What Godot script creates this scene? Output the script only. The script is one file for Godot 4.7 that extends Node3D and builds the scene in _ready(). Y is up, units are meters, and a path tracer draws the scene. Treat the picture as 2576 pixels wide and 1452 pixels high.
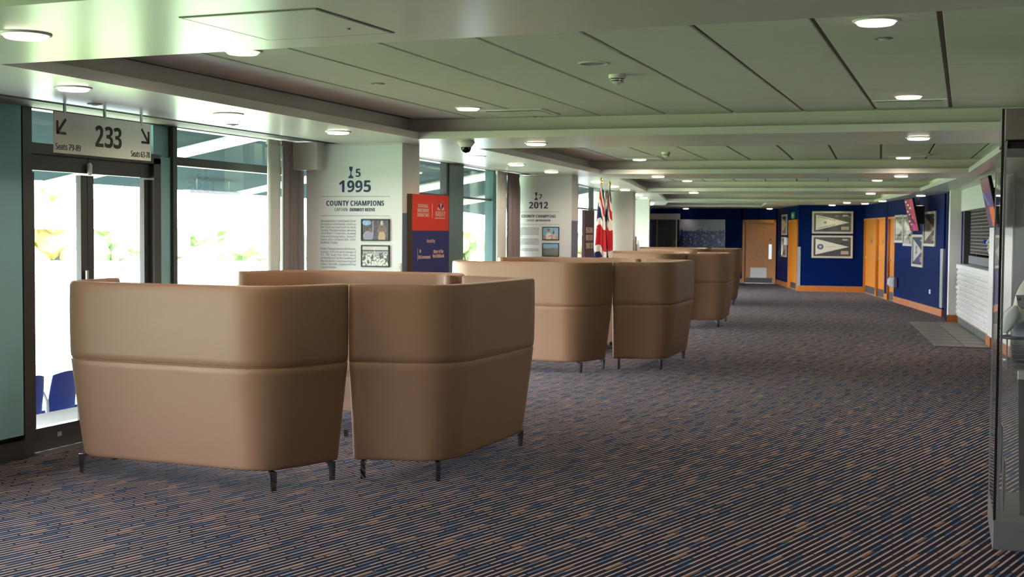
extends Node3D

const HS := 2.54      # soffit height
const HT := 2.735     # tile ceiling height
var M := {}
var used := {}
var meshes := {}
var rng := RandomNumberGenerator.new()

func _ready() -> void:
	rng.seed = 7
	set_camera_and_sky()
	make_materials()
	build_floor()
	build_ceiling()
	build_facade()
	build_pillars()
	build_right_side()
	build_far_end()
	build_outside()
	build_sofas()
	build_display_case()
	build_banners_and_flags()
	build_ceiling_fittings()

# ------------------------------------------------------------------ camera, sky, exposure
func set_camera_and_sky() -> void:
	var cam := Camera3D.new()
	cam.name = "camera"
	cam.fov = rad_to_deg(2.0 * atan(726.0 / 3300.0))
	var yaw := 0.33233666
	var pitch := 0.0429
	var roll := 0.00710289
	var f := Vector3(-sin(yaw) * cos(pitch), -sin(pitch), -cos(yaw) * cos(pitch))
	var r := Vector3(cos(yaw), 0, -sin(yaw))
	var u := r.cross(f)
	var r2 := r * cos(roll) + u * sin(roll)
	var u2 := u * cos(roll) - r * sin(roll)
	cam.transform = Transform3D(Basis(r2, u2, -f), Vector3(0, 1.68, 0))
	cam.near = 0.05
	cam.far = 600.0
	var at := CameraAttributesPhysical.new()
	at.frustum_focal_length = 46.0
	at.frustum_focus_distance = 8.0
	at.exposure_aperture = 6.3
	at.frustum_near = 0.05
	at.frustum_far = 600.0
	cam.attributes = at
	add_child(cam)
	cam.fov = rad_to_deg(2.0 * atan(726.0 / 3300.0))
	cam.current = true
	var sky_m := ProceduralSkyMaterial.new()
	sky_m.sky_top_color = Color(0.86, 0.93, 1.0)
	sky_m.sky_horizon_color = Color(0.97, 0.98, 1.0)
	sky_m.ground_bottom_color = Color(0.3, 0.33, 0.3)
	sky_m.ground_horizon_color = Color(0.5, 0.52, 0.5)
	sky_m.sky_energy_multiplier = 5.4
	sky_m.ground_energy_multiplier = 1.5
	var sky := Sky.new()
	sky.sky_material = sky_m
	var e := Environment.new()
	e.background_mode = Environment.BG_SKY
	e.sky = sky
	e.tonemap_mode = Environment.TONE_MAPPER_LINEAR
	e.tonemap_exposure = 0.9
	e.sdfgi_enabled = true
	e.ssao_enabled = true
	e.ssil_enabled = true
	var we := WorldEnvironment.new()
	we.name = "world_environment"
	we.environment = e
	add_child(we)

# ------------------------------------------------------------------ helpers
func numbered(n: String) -> String:
	if not used.has(n):
		used[n] = 0
		return n
	used[n] += 1
	return "%s_%03d" % [n, used[n]]

func thing(called: String, label: String, category: String, at := Vector3.ZERO, yaw := 0.0, group := "", kind := "") -> Node3D:
	var o := Node3D.new()
	o.name = numbered(called)
	o.position = at
	o.rotation.y = yaw
	add_child(o)
	metas(o, label, category, group, kind)
	return o

func metas(o: Node, label: String, category: String, group := "", kind := "") -> void:
	if label: o.set_meta("label", label)
	if category: o.set_meta("category", category)
	if group: o.set_meta("group", group)
	if kind: o.set_meta("kind", kind)

func part(parent: Node3D, called: String, mesh: Mesh, mat: Material, at := Vector3.ZERO, yaw := 0.0) -> MeshInstance3D:
	var o := MeshInstance3D.new()
	o.name = numbered(called) if parent == self else called
	o.mesh = mesh
	o.material_override = mat
	o.position = at
	o.rotation.y = yaw
	parent.add_child(o, true)
	return o

func solo(called: String, mesh: Mesh, mat: Material, label: String, category: String, at := Vector3.ZERO, yaw := 0.0, group := "", kind := "") -> MeshInstance3D:
	var o := part(self, called, mesh, mat, at, yaw)
	metas(o, label, category, group, kind)
	return o

func bx(x: float, y: float, z: float) -> Mesh:
	var k := "b%.4f,%.4f,%.4f" % [x, y, z]
	if not meshes.has(k):
		var b := BoxMesh.new()
		b.size = Vector3(x, y, z)
		meshes[k] = b
	return meshes[k]

func qd(st: SurfaceTool, a: Vector3, b: Vector3, c: Vector3, d: Vector3) -> void:
	for v in [a, b, c, a, c, d]:
		st.add_vertex(v)

# chamfered box
func cb(x: float, y: float, z: float, c: float) -> Mesh:
	var k := "c%.4f,%.4f,%.4f,%.4f" % [x, y, z, c]
	if meshes.has(k): return meshes[k]
	var pts := PackedVector2Array([Vector2(-x / 2 + c, -z / 2), Vector2(x / 2 - c, -z / 2), Vector2(x / 2, -z / 2 + c), Vector2(x / 2, z / 2 - c), Vector2(x / 2 - c, z / 2), Vector2(-x / 2 + c, z / 2), Vector2(-x / 2, z / 2 - c), Vector2(-x / 2, -z / 2 + c)])
	var rings := []
	for q in [[-y / 2, c], [-y / 2 + c, 0.0], [y / 2 - c, 0.0], [y / 2, c]]:
		var ring := PackedVector3Array()
		for p in pts:
			var s := Vector2((absf(p.x) - q[1]) * signf(p.x), (absf(p.y) - q[1]) * signf(p.y))
			ring.append(Vector3(s.x, q[0], s.y))
		rings.append(ring)
	meshes[k] = loft(rings, true, true, true, false)
	return meshes[k]

# rings: Array of PackedVector3Array of one length. loop: each ring is closed. Winding: rings counted upwards, points clockwise seen from above -> faces outwards
func loft(rings: Array, loop: bool, cap0 := false, cap1 := false, smooth := true, uvs := false) -> ArrayMesh:
	var st := SurfaceTool.new()
	st.begin(Mesh.PRIMITIVE_TRIANGLES)
	st.set_smooth_group(0 if smooth else -1)
	var n: int = rings[0].size()
	var m: int = n if loop else n - 1
	for i in rings.size() - 1:
		for j in m:
			var k := (j + 1) % n
			var v := [rings[i][j], rings[i][k], rings[i + 1][k], rings[i + 1][j]]
			var uv := [Vector2(float(j) / m, float(i) / (rings.size() - 1)), Vector2(float(j + 1) / m, float(i) / (rings.size() - 1)), Vector2(float(j + 1) / m, float(i + 1) / (rings.size() - 1)), Vector2(float(j) / m, float(i + 1) / (rings.size() - 1))]
			for t in [0, 1, 2, 0, 2, 3]:
				if uvs: st.set_uv(uv[t])
				st.add_vertex(v[t])
	st.set_smooth_group(-1)
	for e in [[cap0, 0, true], [cap1, rings.size() - 1, false]]:
		if not e[0]: continue
		var ring: PackedVector3Array = rings[e[1]]
		var c := Vector3.ZERO
		for p in ring: c += p
		c /= ring.size()
		for j in n:
			var k := (j + 1) % n
			var tri := [c, ring[k], ring[j]] if e[2] else [c, ring[j], ring[k]]
			for v in tri:
				if uvs: st.set_uv(Vector2(0.5, 0.5))
				st.add_vertex(v)
	st.generate_normals()
	return st.commit()

func lathe(profile: Array, seg := 32, smooth := true) -> ArrayMesh:
	var rings := []
	for p in profile:
		var ring := PackedVector3Array()
		for j in seg:
			var a := TAU * j / seg
			ring.append(Vector3(cos(a) * p[0], p[1], sin(a) * p[0]))
		rings.append(ring)
	return loft(rings, true, false, false, smooth)

func tube(path: Array, rad, seg := 8) -> ArrayMesh:
	var rings := []
	for i in path.size():
		var d: Vector3 = (path[mini(i + 1, path.size() - 1)] - path[maxi(i - 1, 0)]).normalized()
		var s := d.cross(Vector3.UP if absf(d.y) < 0.9 else Vector3.RIGHT).normalized()
		var t := s.cross(d)
		var r: float = rad[i] if rad is Array else rad
		var ring := PackedVector3Array()
		for j in seg:
			var a := TAU * j / seg
			ring.append(path[i] + (s * cos(a) + t * sin(a)) * r)
		rings.append(ring)
	return loft(rings, true, true, true)

# vertical extrusion of a plan polygon (x, z)
func slab(poly: Array, y0: float, y1: float, uv_turn := 0.0, uv_size := 1.0) -> ArrayMesh:
	var p := PackedVector2Array(poly)
	if Geometry2D.is_polygon_clockwise(p):
		p.reverse()
	var st := SurfaceTool.new()
	st.begin(Mesh.PRIMITIVE_TRIANGLES)
	st.set_smooth_group(-1)
	var ix := Geometry2D.triangulate_polygon(p)
	var put := func(a: Vector2, y: float):
		var q := a.rotated(uv_turn) / uv_size
		st.set_uv(q)
		st.add_vertex(Vector3(a.x, y, a.y))
	for t in range(0, ix.size(), 3):
		var a := p[ix[t]]
		var b := p[ix[t + 1]]
		var c := p[ix[t + 2]]
		if (b - a).cross(c - a) < 0.0:
			var w := b
			b = c
			c = w
		for v in [a, b, c]: put.call(v, y1)
		for v in [a, c, b]: put.call(v, y0)
	for i in p.size():
		var a := p[i]
		var b := p[(i + 1) % p.size()]
		put.call(a, y0); put.call(b, y0); put.call(b, y1)
		put.call(a, y0); put.call(b, y1); put.call(a, y1)
	st.generate_normals()
	return st.commit()

# extrusion along z of an outline (x, y)
func extrude(poly: Array, depth: float) -> ArrayMesh:
	var p := PackedVector2Array(poly)
	if Geometry2D.is_polygon_clockwise(p):
		p.reverse()
	var st := SurfaceTool.new()
	st.begin(Mesh.PRIMITIVE_TRIANGLES)
	st.set_smooth_group(-1)
	var ix := Geometry2D.triangulate_polygon(p)
	var h := depth / 2
	for t in range(0, ix.size(), 3):
		var a := p[ix[t]]
		var b := p[ix[t + 1]]
		var c := p[ix[t + 2]]
		if (b - a).cross(c - a) < 0.0:
			var w := b
			b = c
			c = w
		for v in [a, c, b]: st.add_vertex(Vector3(v.x, v.y, h))
		for v in [a, b, c]: st.add_vertex(Vector3(v.x, v.y, -h))
	for i in p.size():
		var a := p[i]
		var b := p[(i + 1) % p.size()]
		qd(st, Vector3(a.x, a.y, -h), Vector3(a.x, a.y, h), Vector3(b.x, b.y, h), Vector3(b.x, b.y, -h))
	st.generate_normals()
	return st.commit()

func dir_yaw(a: Vector2, b: Vector2) -> float:
	return atan2(-(b.y - a.y), b.x - a.x)

# a straight upright piece between two plan points
func seg(parent: Node3D, called: String, a: Vector2, b: Vector2, y0: float, y1: float, thick: float, mat: Material) -> MeshInstance3D:
	var c := (a + b) / 2
	var o := part(parent, called, bx(a.distance_to(b), y1 - y0, thick), mat, Vector3(c.x, (y0 + y1) / 2, c.y), dir_yaw(a, b))
	return o

func wall(called: String, a: Vector2, b: Vector2, y0: float, y1: float, thick: float, mat: Material, label := "") -> MeshInstance3D:
	var o := seg(self, called, a, b, y0, y1, thick, mat)
	metas(o, label, "", "", "structure")
	return o

func letters(parent: Node3D, called: String, s: String, at: Vector3, height: float, mat: Material, yaw := 0.0, bold := true, max_w := 0.0, align := HORIZONTAL_ALIGNMENT_CENTER, squeeze := 1.0) -> MeshInstance3D:
	var t := TextMesh.new()
	var f := SystemFont.new()
	f.font_names = PackedStringArray(["Droid Sans"])
	f.font_weight = 700 if bold else 400
	t.font = f
	t.text = s
	t.font_size = 32
	t.pixel_size = height / 23.0
	t.depth = 0.003
	t.curve_step = 2.0
	t.horizontal_alignment = align
	t.vertical_alignment = VERTICAL_ALIGNMENT_CENTER
	var o := part(parent, called, t, mat, at, yaw)
	var w := t.get_aabb().size.x
	if max_w > 0.0 and w > 0.001:
		squeeze = max_w / w
	o.scale = Vector3(squeeze, 1, 1)
	return o

func mat(c: Color, rough := 0.8, metal := 0.0, spec := 0.5) -> StandardMaterial3D:
	var m := StandardMaterial3D.new()
	m.albedo_color = c
	m.roughness = rough
	m.metallic = metal
	m.metallic_specular = spec
	return m

func textured(img: Image, rough := 0.6) -> StandardMaterial3D:
	var m := mat(Color.WHITE, rough)
	m.albedo_texture = ImageTexture.create_from_image(img)
	return m

func noise_tex(freq: float, size := 512, octaves := 4, bump := 0.0, ramp := []) -> NoiseTexture2D:
	var n := FastNoiseLite.new()
	n.noise_type = FastNoiseLite.TYPE_SIMPLEX_SMOOTH
	n.frequency = freq
	n.fractal_octaves = octaves
	n.seed = 11
	var t := NoiseTexture2D.new()
	t.width = size
	t.height = size
	t.seamless = true
	t.noise = n
	if bump > 0.0:
		t.as_normal_map = true
		t.bump_strength = bump
	if ramp.size() == 2:
		var g := Gradient.new()
		g.set_color(0, ramp[0])
		g.set_color(1, ramp[1])
		t.color_ramp = g
	return t

func tri(m: StandardMaterial3D, scale: float) -> void:
	m.uv1_triplanar = true
	m.uv1_scale = Vector3.ONE * scale

# ------------------------------------------------------------------ materials
func make_materials() -> void:
	M.soffit = mat(Color(0.86, 0.86, 0.85), 0.29, 0.0, 0.44)
	M.lip = mat(Color(0.93, 0.9, 0.88), 0.6)
	M.tile = mat(Color(0.84, 0.84, 0.82), 0.85, 0.0, 0.3)
	M.grid = mat(Color(0.47, 0.42, 0.4), 0.7)
	M.wall = mat(Color(0.88, 0.88, 0.87), 0.55)
	M.wallprint = mat(Color(0.9, 0.925, 0.94), 0.5)
	M.taupe = mat(Color(0.5, 0.46, 0.44), 0.6)
	M.fin = mat(Color(0.24, 0.38, 0.4), 0.35)
	M.dado = mat(Color(0.42, 0.46, 0.56), 0.6)
	M.teal = mat(Color(0.5, 0.67, 0.7), 0.32, 0.0, 0.3)
	M.frame = mat(Color(0.2, 0.2, 0.21), 0.38)
	M.glass = mat(Color(1, 1, 1, 0.04), 0.02)
	M.glass.transparency = BaseMaterial3D.TRANSPARENCY_ALPHA
	M.navy = mat(Color(0.012, 0.1, 0.3), 0.55, 0.0, 0.12)
	M.navyside = M.navy
	M.white = mat(Color(0.9, 0.9, 0.89), 0.5)
	M.whitegloss = mat(Color(0.92, 0.92, 0.92), 0.2)
	M.grey = mat(Color(0.42, 0.43, 0.44), 0.45)
	M.midgrey = mat(Color(0.55, 0.56, 0.57), 0.5)
	M.darkgrey = mat(Color(0.2, 0.2, 0.2), 0.5)
	M.casegrey = mat(Color(0.35, 0.34, 0.34), 0.5)
	M.shutter = mat(Color(0.45, 0.43, 0.4), 0.5)
	M.black = mat(Color(0.035, 0.035, 0.04), 0.4)
	M.ink = mat(Color(0.1, 0.19, 0.36), 0.6)
	M.inkgrey = mat(Color(0.45, 0.52, 0.62), 0.6)
	M.inkpale = mat(Color(0.6, 0.66, 0.73), 0.6)
	M.alu = mat(Color(0.75, 0.76, 0.77), 0.3, 0.9)
	M.chrome = mat(Color(0.5, 0.5, 0.52), 0.12, 1.0)
	M.gold = mat(Color(0.85, 0.66, 0.3), 0.3, 0.9)
	M.skirting = wood(Color(0.74, 0.44, 0.17), 0.4)
	M.oak = wood(Color(0.8, 0.5, 0.13), 0.45)
	M.leather = mat(Color(0.545, 0.418, 0.322), 0.5, 0.0, 0.45)
	M.leather.normal_enabled = true
	M.leather.normal_texture = noise_tex(0.16, 512, 3, 3.0)
	M.leather.normal_scale = 0.22
	tri(M.leather, 4.0)
	M.piping = mat(Color(0.5, 0.37, 0.28), 0.55)
	M.curtain = mat(Color(0.58, 0.55, 0.57), 0.9)
	M.sheer = mat(Color(0.86, 0.87, 0.86), 0.85)
	M.sheer.backlight_enabled = true
	M.sheer.backlight = Color(0.5, 0.5, 0.5)
	M.carpet = carpet()
	M.stone = mat(Color(0.5, 0.48, 0.46), 0.38)
	M.stonedark = mat(Color(0.36, 0.37, 0.38), 0.45)
	M.glow = mat(Color(1, 1, 1))
	M.glow.emission_enabled = true
	M.glow.emission = Color(1.0, 0.94, 0.86)
	M.glow.emission_energy_multiplier = 7.0
	M.concrete = mat(Color(0.74, 0.72, 0.69), 0.8)
	M.grass = mat(Color(0.4, 0.46, 0.22), 0.95)
	M.blueplastic = mat(Color(0.0, 0.12, 0.38), 0.6, 0.0, 0.15)
	M.under = mat(Color(0.16, 0.21, 0.21), 0.9, 0.0, 0.0)
	M.leaf = mat(Color(0.52, 0.6, 0.4), 0.8)
	M.leafgold = mat(Color(0.6, 0.55, 0.34), 0.8)
	M.trunk = mat(Color(0.3, 0.25, 0.2), 0.9)
	M.red = mat(Color(0.9, 0.23, 0.16), 0.5)
	M.bannerblue = mat(Color(0.19, 0.19, 0.46), 0.5)

func wood(c: Color, rough: float) -> StandardMaterial3D:
	var m := mat(c, rough)
	var n := FastNoiseLite.new()
	n.frequency = 0.02
	n.seed = 3
	var img := Image.create(256, 512, false, Image.FORMAT_RGB8)
	for y in 512:
		for x in 256:
			var g := n.get_noise_2d(x * 5.0, y * 0.25) * 0.5 + n.get_noise_2d(x * 22.0, y * 0.6) * 0.3
			var v := clampf(0.92 + g * 0.22, 0.0, 1.0)
			img.set_pixel(x, y, Color(v, v * 0.985, v * 0.96))
	m.albedo_texture = ImageTexture.create_from_image(img)
	tri(m, 1.6)
	return m

# woven dashes: thin cream rows beside dark ones, broken by blue, tan and navy dashes
func carpet() -> StandardMaterial3D:
	var s := 2048
	var img := Image.create(s, s, false, Image.FORMAT_RGB8)
	img.fill(Color(0.09, 0.08, 0.12))
	var r := RandomNumberGenerator.new()
	r.seed = 5
	var dark := [Color(0.075, 0.058, 0.125), Color(0.06, 0.052, 0.125), Color(0.105, 0.07, 0.12), Color(0.055, 0.055, 0.135)]
	var cream := [Color(0.7, 0.62, 0.62), Color(0.68, 0.61, 0.59), Color(0.72, 0.64, 0.66)]
	var blue := [Color(0.38, 0.48, 0.62), Color(0.35, 0.44, 0.58), Color(0.42, 0.5, 0.6)]
	var tan := [Color(0.5, 0.36, 0.24), Color(0.46, 0.32, 0.22)]
	var rows := 64
	var rh := s / rows
	var dash := 128
	var n := s / dash
	for i in rows:
		var off := (i * 37) % dash
		for j in n:
			var x := j * dash + off
			var y := i * rh
			var k := posmod(j * 5 + i * 2 + (i / 3) * 3, 8)
			var roll := r.randf()
			var light: Color = cream[r.randi() % 3]
			var low: Color = dark[r.randi() % 4]
			var low2: Color = dark[r.randi() % 4]
			if k < 2 and roll < 0.68:
				light = blue[r.randi() % 3]
				low = Color(0.06, 0.075, 0.16)
				low2 = Color(0.12, 0.16, 0.26) if roll < 0.4 else low2
			elif k == 4 and roll < 0.6:
				low = tan[r.randi() % 2]
			elif k == 5 and roll < 0.3:
				low = Color(0.2, 0.14, 0.14)
			fill_wrap(img, x, y, dash, 10, light)
			fill_wrap(img, x, y + 10, dash, 13, low)
			fill_wrap(img, x, y + 23, dash, 9, low2)
			if r.randf() < 0.35:
				fill_wrap(img, x - 6, y, 9, 12, dark[0])
	for y in s:
		if y % 4 == 0:
			for x in range(0, s, 4):
				var f := 0.88 + 0.24 * r.randf()
				for q in 2:
					var c := img.get_pixel(x + q, y)
					img.set_pixel(x + q, y, Color(minf(c.r * f, 1), minf(c.g * f, 1), minf(c.b * f, 1)))
	var m := textured(img, 0.95)
	m.metallic_specular = 0.15
	m.rim_enabled = true
	m.rim = 0.05
	m.rim_tint = 0.4
	return m

func fill_wrap(img: Image, x: int, y: int, w: int, h: int, c: Color) -> void:
	var s := img.get_width()
	x = posmod(x, s)
	img.fill_rect(Rect2i(x, y, mini(w, s - x), h), c)
	if x + w > s:
		img.fill_rect(Rect2i(0, y, x + w - s, h), c)

# ------------------------------------------------------------------ floor
func build_floor() -> void:
	var poly := [Vector2(-6.6, 8), Vector2(-6.6, -12.1), Vector2(-6.75, -19.3), Vector2(-7.5, -27), Vector2(-9.0, -34.5), Vector2(-11, -46), Vector2(-5.5, -46), Vector2(-4.2, -40), Vector2(-2.4, -40), Vector2(0.2, -28.0), Vector2(0.6, -24), Vector2(1.0, -20), Vector2(3.6, -10), Vector2(3.6, 8)]
	var f := part(self, "floor", slab(poly, -0.12, 0.0, deg_to_rad(74.0), 2.75), M.carpet)
	metas(f, "patterned carpet floor woven in short cream, blue and navy dashes", "floor", "", "structure")
	# polished tiles in front of the bar, set a hair above the carpet
	var g := thing("floor_tiling", "grey polished floor tiles in front of the shuttered bar", "floor", Vector3.ZERO, 0, "", "structure")
	g.name = "floor_001"
	var a := Vector2(-0.99, -26.35)
	var b := Vector2(-0.40, -20.72)
	var c := Vector2(0.46, -20.72)
	var d := Vector2(-0.05, -26.6)
	part(g, "bedding", slab([a, b, c, d], 0.001, 0.004), M.darkgrey)
	for i in 9:
		for j in 2:
			var q := func(u: float, v: float) -> Vector2: return a.lerp(b, u).lerp(d.lerp(c, u), v)
			var u0 := i / 9.0 + 0.003
			var u1 := (i + 1) / 9.0 - 0.003
			var v0 := j / 2.0 + 0.01
			var v1 := (j + 1) / 2.0 - 0.01
			part(g, "floor_tile", slab([q.call(u0, v0), q.call(u1, v0), q.call(u1, v1), q.call(u0, v1)], 0.004, 0.012), M.stone)

# ------------------------------------------------------------------ ceiling
var coffers := [
	[Vector2(-4.82, 1.4), Vector2(0.55, 1.9), Vector2(0.5, -3.95), Vector2(-4.8, -4.28)],
	[Vector2(-4.80, -5.66), Vector2(0.5, -5.29), Vector2(0.5, -11.4), Vector2(-4.83, -11.3)],
	[Vector2(-4.77, -12.73), Vector2(0.40, -13.04), Vector2(0.02, -19.14), Vector2(-5.08, -18.62)],
	[Vector2(-5.21, -20.31), Vector2(-0.13, -20.92), Vector2(-0.86, -26.93), Vector2(-6.2, -26.35)],
	[Vector2(-6.37, -28.24), Vector2(-1.13, -29.01), Vector2(-2.28, -35.58), Vector2(-7.55, -34.4)],
	[Vector2(-7.85, -36.0), Vector2(-5.2, -36.6), Vector2(-6.2, -42.4), Vector2(-9.2, -41.6)],
]
var turns := [-3.45, 0.0, 3.45, 6.8, 10.2, 13.0]
var grooves := [Vector2(-0.14, 0), Vector2(-0.139, -8.0), Vector2(-0.45, -17.55), Vector2(-3.14, -26.1), Vector2(-3.4, -31.0), Vector2(-7.0, -39.0)]

func edge_x(z: float) -> float:   # where the soffit stops on the window side
	var k := [Vector2(-5.85, 9), Vector2(-5.85, -12.0), Vector2(-5.95, -16.0), Vector2(-6.15, -19.3), Vector2(-6.9, -27.0), Vector2(-8.3, -34.7), Vector2(-11, -47)]
	for i in k.size() - 1:
		if z <= k[i].y and z >= k[i + 1].y:
			return lerpf(k[i].x, k[i + 1].x, (z - k[i].y) / (k[i + 1].y - k[i].y))
	return k[-1].x

func build_ceiling() -> void:
	var c := thing("ceiling", "white suspended ceiling of sunken tiled bays between smooth bands", "ceiling", Vector3.ZERO, 0, "", "structure")
	var n := coffers.size()
	var y1 := HS + 0.065
	var tiles := 0
	var rest := SurfaceTool.new()
	rest.begin(Mesh.PRIMITIVE_TRIANGLES)
	for i in [1, 2, 3, 4, 0, 5]:
		var q: Array = coffers[i]
		# window-side strip
		part(c, "soffit_strip", slab([Vector2(edge_x(q[0].y), q[0].y), q[0], q[3], Vector2(edge_x(q[3].y), q[3].y)], HS, y1), M.soffit)
		part(c, "soffit_strip", slab([q[1], Vector2(q[1].x + 4.5, q[1].y), Vector2(q[2].x + 4.5, q[2].y), q[2]], HS, y1), M.soffit)
		var near := [Vector2(edge_x(8.0), 8.0), Vector2(5, 8.0)] if i == 0 else [Vector2(edge_x(coffers[i - 1][3].y), coffers[i - 1][3].y), coffers[i - 1][3], coffers[i - 1][2], coffers[i - 1][2] + Vector2(4.5, 0)]
		var far := [q[1] + Vector2(4.5, 0), q[1], q[0], Vector2(edge_x(q[0].y), q[0].y)]
		part(c, "soffit_band", slab(near + far, HS, y1), M.soffit)
		if i == n - 1:
			part(c, "soffit_band", slab([Vector2(edge_x(q[3].y), q[3].y), q[3], q[2], q[2] + Vector2(4.5, 0), Vector2(0, -47), Vector2(-11.5, -47)], HS, y1), M.soffit)
		# recessed upstand
		var o := Geometry2D.offset_polygon(PackedVector2Array(q), 0.2, Geometry2D.JOIN_MITER)[0]
		for k in o.size():
			seg(c, "coffer_upstand", o[k], o[(k + 1) % o.size()], y1 - 0.002, HT + 0.03, 0.02, M.lip)
		part(c, "grid_backing", slab(Array(o), HT + 0.012, HT + 0.03), M.grid)
		# tiles
		var b := Basis(Vector3.UP, deg_to_rad(turns[i]))
		var mesh := cb(0.57, 0.014, 0.597, 0.002)
		var mesh_b := cb(0.57, 0.0155, 0.597, 0.002)
		var big := Geometry2D.offset_polygon(o, 0.15, Geometry2D.JOIN_MITER)[0]
		for u in range(-13, 14):
			for v in range(-14, 15):
				var p: Vector3 = b * Vector3((u + 0.5) * 0.598, 0, (v + 0.5) * 0.6)
				var p2: Vector2 = grooves[i] + Vector2(p.x, p.z)
				if not Geometry2D.is_point_in_polygon(p2, big): continue
				tiles += 1
				if tiles <= 300:
					part(c, "ceiling_tile", mesh if (u * 7 + v * 3) % 5 else mesh_b, M.tile, Vector3(p2.x, HT + 0.007, p2.y), deg_to_rad(turns[i]))
				else:
					rest.append_from(mesh, 0, Transform3D(b, Vector3(p2.x, HT + 0.007, p2.y)))
	part(c, "tile_field", rest.commit(), M.tile).set_meta("kind", "stuff")
	var rf := part(self, "ceiling_slab", slab([Vector2(-6.75, 8.3), Vector2(-6.75, -12), Vector2(-7.0, -19.3), Vector2(-7.9, -27), Vector2(-9.3, -34.7), Vector2(-12, -47.3), Vector2(6, -47.3), Vector2(6, 8.3)], 2.8, 3.0), M.midgrey)
	metas(rf, "concrete floor slab above the suspended ceiling", "", "", "structure")

# ------------------------------------------------------------------ glazed window side
func pane(parent: Node3D, a: Vector2, b: Vector2, y0: float, y1: float) -> void:
	var q := QuadMesh.new()
	q.size = Vector2(a.distance_to(b), y1 - y0)
	part(parent, "glass_pane", q, M.glass, Vector3((a.x + b.x) / 2, (y0 + y1) / 2, (a.y + b.y) / 2), dir_yaw(a, b))

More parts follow.
